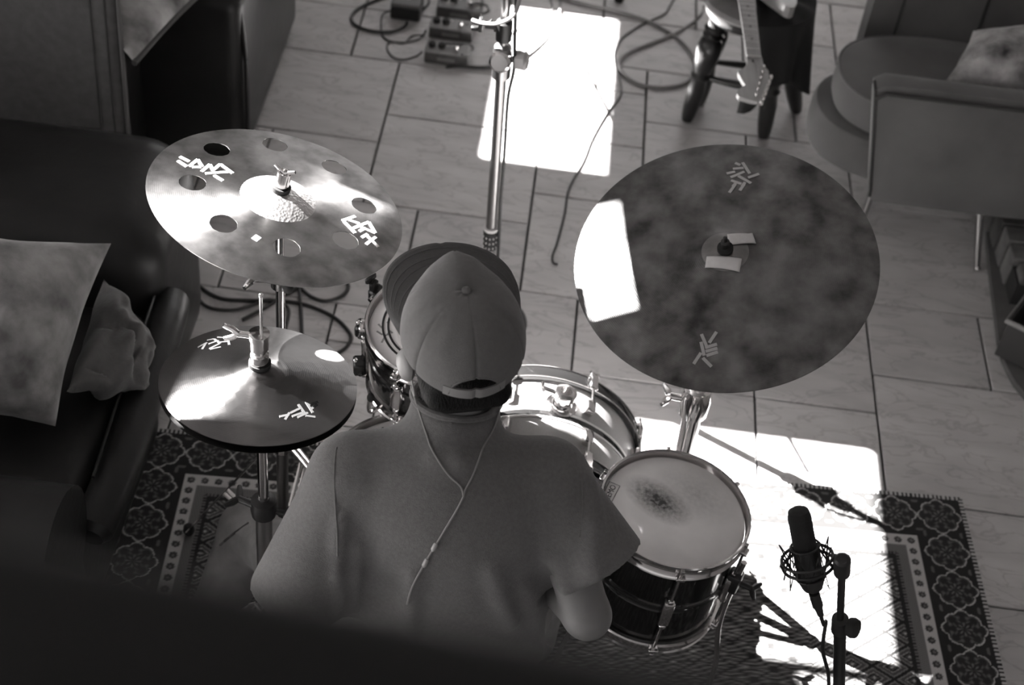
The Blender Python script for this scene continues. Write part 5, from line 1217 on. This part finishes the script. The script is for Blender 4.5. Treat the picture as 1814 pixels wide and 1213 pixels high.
for an, dy in ((anL, .15), (anR, .12)):
    s_ = [ell(an+np.array((0, .02, -.045)), (.045, .08, .05), .02), ell(an+np.array((-.002, dy, -.055)), (.047, .075, .036), .02), ell(an+np.array((0, -.02, -.05)), (.042, .05, .045), .02), cut((0, 0, .012), (0, 0, -1))]
    sh_o = sdf_mesh(s_, .006).build('shoe', SHOE, man)
    m = MB(); pl_ = spline([(an[0]-.04, an[1]-.05), (an[0]-.048, an[1]+.04), (an[0]-.05, an[1]+dy+.02), (an[0], an[1]+dy+.078), (an[0]+.048, an[1]+dy+.02), (an[0]+.046, an[1]+.04), (an[0]+.04, an[1]-.05), (an[0], an[1]-.072)], 4, True) if False else None
    P2 = spline([(an[0]-.040, an[1]-.05, 0), (an[0]-.046, an[1]+.04, 0), (an[0]-.049, an[1]+dy+.02, 0), (an[0], an[1]+dy+.077, 0), (an[0]+.047, an[1]+dy+.02, 0), (an[0]+.045, an[1]+.04, 0), (an[0]+.040, an[1]-.05, 0), (an[0], an[1]-.071, 0)], 4, True)
    m.prism([(p.x, p.y) for p in P2], .0044, .020); m.build('sole', mat('pale sole', .3, .7), sh_o)
# hair
hair = [ell(Hd(0, -.010, .010), (.081, .093, .080), .02, HM), cone(Hd(-.045, -.075, -.045), Hd(.045, -.075, -.045), .026, .026, .02), cone(Hd(-.03, -.062, -.075), Hd(.03, -.062, -.075), .022, .022, .015), cone(Hd(-.074, -.02, .0), Hd(-.06, -.055, -.05), .014, .014, .015), cone(Hd(.074, -.02, .0), Hd(.06, -.055, -.05), .014, .014, .015)]
n_ = np.array((HM.to_3x3() @ Vector((0, 1, -.2)).normalized())); hair.append(cut(Hd(0, .005, -.02), n_, Hd(0, .05, -.05), .13))
sdf_mesh(hair, .006).build('hair', HAIRM, man)
# cap
capM = HM @ T(0, -.004, .012) @ RX(math.radians(-4))
NA, NT = 168, 48; vs = []; fs = []
def crown(a, t):
    """a: azimuth from straight ahead, t: 0 rim .. 1 button"""
    f = max(0.0, math.cos(a)); fr = f**1.6
    p = 2.05+1.7*math.exp(-(a/.42)**2); th = t*PI/2
    rho = (max(0.0, 1-t**p))**(1/p) if t < 1 else 0
    h_ = .099+.004*fr
    rx = .0985; ry = .117 if math.cos(a) > 0 else .114
    z0 = .000+.018*math.cos(a)
    r = rho; x = math.sin(a)*rx*r; y = math.cos(a)*ry*r; z = z0*(1-t)+h_*t+(.004*fr*math.sin(t*PI))
    seam = math.exp(-(((a/(PI/3)-round(a/(PI/3)))*(PI/3)*rho*.1)/.0022)**2)
    k = 1-.026*seam+.016*math.sin(a*13+t*4)*math.exp(-((t-.72)/.2)**2)*(1 if -2.6 < a < -.5 else .45)+.006*math.sin(a*5-t*11)*t*(1-t)*4*.4
    kk_ = math.exp(-((a-0)/.10)**2) if abs(a) < .6 else 0
    return (x*k, y*k, z+.006*kk_*math.sin(t*PI))
az = [2*PI*i/NA-PI for i in range(NA)]; tv = [(j/(NT-1)) for j in range(NT)]
for t in tv:
    for a in az: vs.append(crown(a, t))
for j in range(NT-1):
    for i in range(NA):
        i2 = (i+1) % NA; am = (az[i]+az[i2])/2 if i2 else -PI
        da_ = (PI-abs(am))*.1                         # distance from the back centre
        tm = (tv[j]+tv[j+1])/2
        if da_ < .042 and tm*.085 < .026*math.sqrt(max(0, 1-(da_/.042)**2)): continue
        fs.append([j*NA+i, j*NA+i2, (j+1)*NA+i2, (j+1)*NA+i])
m = MB(); m.add(vs, fs, True); cp = m.build('cap', CAPM, man, M=capM, local=True); so_ = cp.modifiers.new('thickness', 'SOLIDIFY'); so_.thickness = .0018; so_.offset = -1
m = MB()
for k in range(6):
    a = k*PI/3
    m.tube([Vector(crown(a if a <= PI else a-2*PI, t))*1.003 for t in np.linspace(.0 if k != 3 else .30, .985, 30)], .0013, 5)
se = m.build('seam', mat('cap seam thread', .07, .9), cp); se.matrix_local = Matrix.Identity(4); se['kind'] = 'stuff'
for v in []: pass
m = MB(); m.ell((0, 0, .101), (.0085, .0085, .005), None, 14, 8); bt = m.build('button', CAPM, cp); 
# strap across the back opening
m = MB(); sp = []
for q in np.linspace(-.052, .052, 17):
    a = PI-q/.1; c0 = crown(a if a <= PI else a-2*PI, 0.0); sp.append(Vector(c0)*1.01+Vector((0, -.001, .006)))
vs = []; 
for p in sp: vs += [p+Vector((0, 0, -.009)), p+Vector((0, 0, .009)), p+Vector((0, .0035, .009)), p+Vector((0, .0035, -.009))]
fs = [[i*4+k, i*4+(k+1) % 4, (i+1)*4+(k+1) % 4, (i+1)*4+k] for i in range(len(sp)-1) for k in range(4)]+[[0, 1, 2, 3], [len(vs)-1, len(vs)-2, len(vs)-3, len(vs)-4]]
m.add(vs, fs, False); st_ = m.build('strap', STRAPM, cp)
m = MB()
arch = []
for q in np.linspace(-.0425, .0425, 23):
    t = .026*math.sqrt(max(0, 1-(q/.0425)**2))/.085; a = PI-q/.1; arch.append(Vector(crown(a if a <= PI else a-2*PI, t))*1.004)
m.tube(arch, .0022, 6); ab = m.build('arch_binding', CAPM, cp)
# brim
NB = 48; rows = 14; vs = []; fs = []
a0, a1 = math.radians(-78), math.radians(78)
for j in range(rows):
    s = j/(rows-1)
    for i in range(NB+1):
        u = i/NB*2-1; a = a0+(a1-a0)*i/NB; b = Vector(crown(a, 0.03)); 
        L_ = .100*(1-abs(u)**3.0)**.5
        d_ = Vector((math.sin(a)*.35, 1, 0)).normalized()
        e = b+d_*L_*s; e.z = b.z*.55+.006-.010*u*u-.010*s; e.x *= 1+.06*s*(1-abs(u)**4); vs.append(e)
for j in range(rows-1):
    for i in range(NB): k = j*(NB+1)+i; fs.append([k, k+1, k+NB+2, k+NB+1])
m = MB(); m.add(vs, fs, True); br = m.build('brim', BRIMM, cp); so_ = br.modifiers.new('thickness', 'SOLIDIFY'); so_.thickness = .0035; so_.offset = 0
for s in (.25, .45, .65, .85):
    m = MB(); m.tube([vs[int(round(s*(rows-1)))*(NB+1)+i]+Vector((0, 0, .0018)) for i in range(3, NB-2)], .0007, 4); m.build('brim_stitching', mat('brim thread', .075, .9), br)
for o_ in (se, bt, st_, ab, br):
    o_.matrix_local = Matrix.Identity(4)
    vsw = np.array([v.co for v in o_.data.vertices])
    off = np.array(world_of(cp))
    for v in o_.data.vertices: v.co = v.co+Vector(off)
for c_ in br.children:
    c_.matrix_local = Matrix.Identity(4)
    off = Vector(world_of(br)) 
    for v in c_.data.vertices: v.co = v.co+off

# earphone cable lying on the back of the shirt
def onback(pts, lift): return [Vector(h)-Vector(d)*lift for h, d in (march(shirt, *p) for p in pts)]
EC = thing('earphone_cable', 'thin earphone cable hanging down the back of the grey t-shirt', 'cable', onback([(820, 870)], .003)[0])
lft = onback([(757, 775), (763, 792), (776, 815), (795, 842), (816, 862), (821, 880)], .0022); rgt = onback([(857, 790), (848, 815), (836, 845), (824, 868), (821, 880)], .0022)
nl_ = [Vector(Hd(-.088, -.01, -.03)), Vector(Hd(-.080, -.045, -.075)), Vector(nkt)+Vector((-.074, -.02, .03))]
nr_ = [Vector(Hd(.088, -.01, -.03)), Vector(Hd(.082, -.03, -.075)), Vector(nkt)+Vector((.078, -.01, .03)), Vector(nkt)+Vector((.07, -.05, .0))]
m = MB(); m.tube(spline(nl_+lft, 5), .0015, 6); m.build('left_lead', CABLEW, EC); m = MB(); m.tube(spline(nr_+rgt, 5), .0015, 6); m.build('right_lead', CABLEW, EC)
stem_ = onback([(821, 880), (808, 905), (790, 935), (774, 962), (758, 988), (740, 1020), (728, 1045), (721, 1070)], .0022)
m = MB(); m.tube(spline(stem_, 5), .0017, 6); m.build('main_lead', CABLEW, EC)
for a, b in (((773, 962), (766, 976)), ((757, 990), (750, 1004))):
    q = onback([a, b], .004); m = MB(); m.tube([q[0], q[0].lerp(q[1], .2), q[0].lerp(q[1], .8), q[1]], [.002, .0042, .0042, .002], 10); m.build('slider', mat('pale plastic', .3, .4), EC)
for s in (-1, 1): MB().ell(Hd(.087*s, .0, -.02), .007, None, 10, 8).build('earbud', RUBBER, EC)

# drum stool under the drummer
dsx, dsy = -.065, 1.60
dst = thing('drum_stool', 'round padded drum stool beneath the drummer', 'stool', (dsx, dsy, 0))
MB().lathe([(0, .345), (.15, .345), (.165, .36), (.167, .40), (.15, .425), (0, .43)], 40, T(dsx, dsy, 0)).build('seat_pad', LEATHER, dst)
MB().rod((dsx, dsy, .08), (dsx, dsy, .35), .015).build('post', CHROME, dst)
tripod(dst, (dsx, dsy, .26), [(dsx-.2, dsy-.12, 0), (dsx+.2, dsy-.12, 0), (dsx, dsy+.2, 0)], (dsx, dsy, .10))
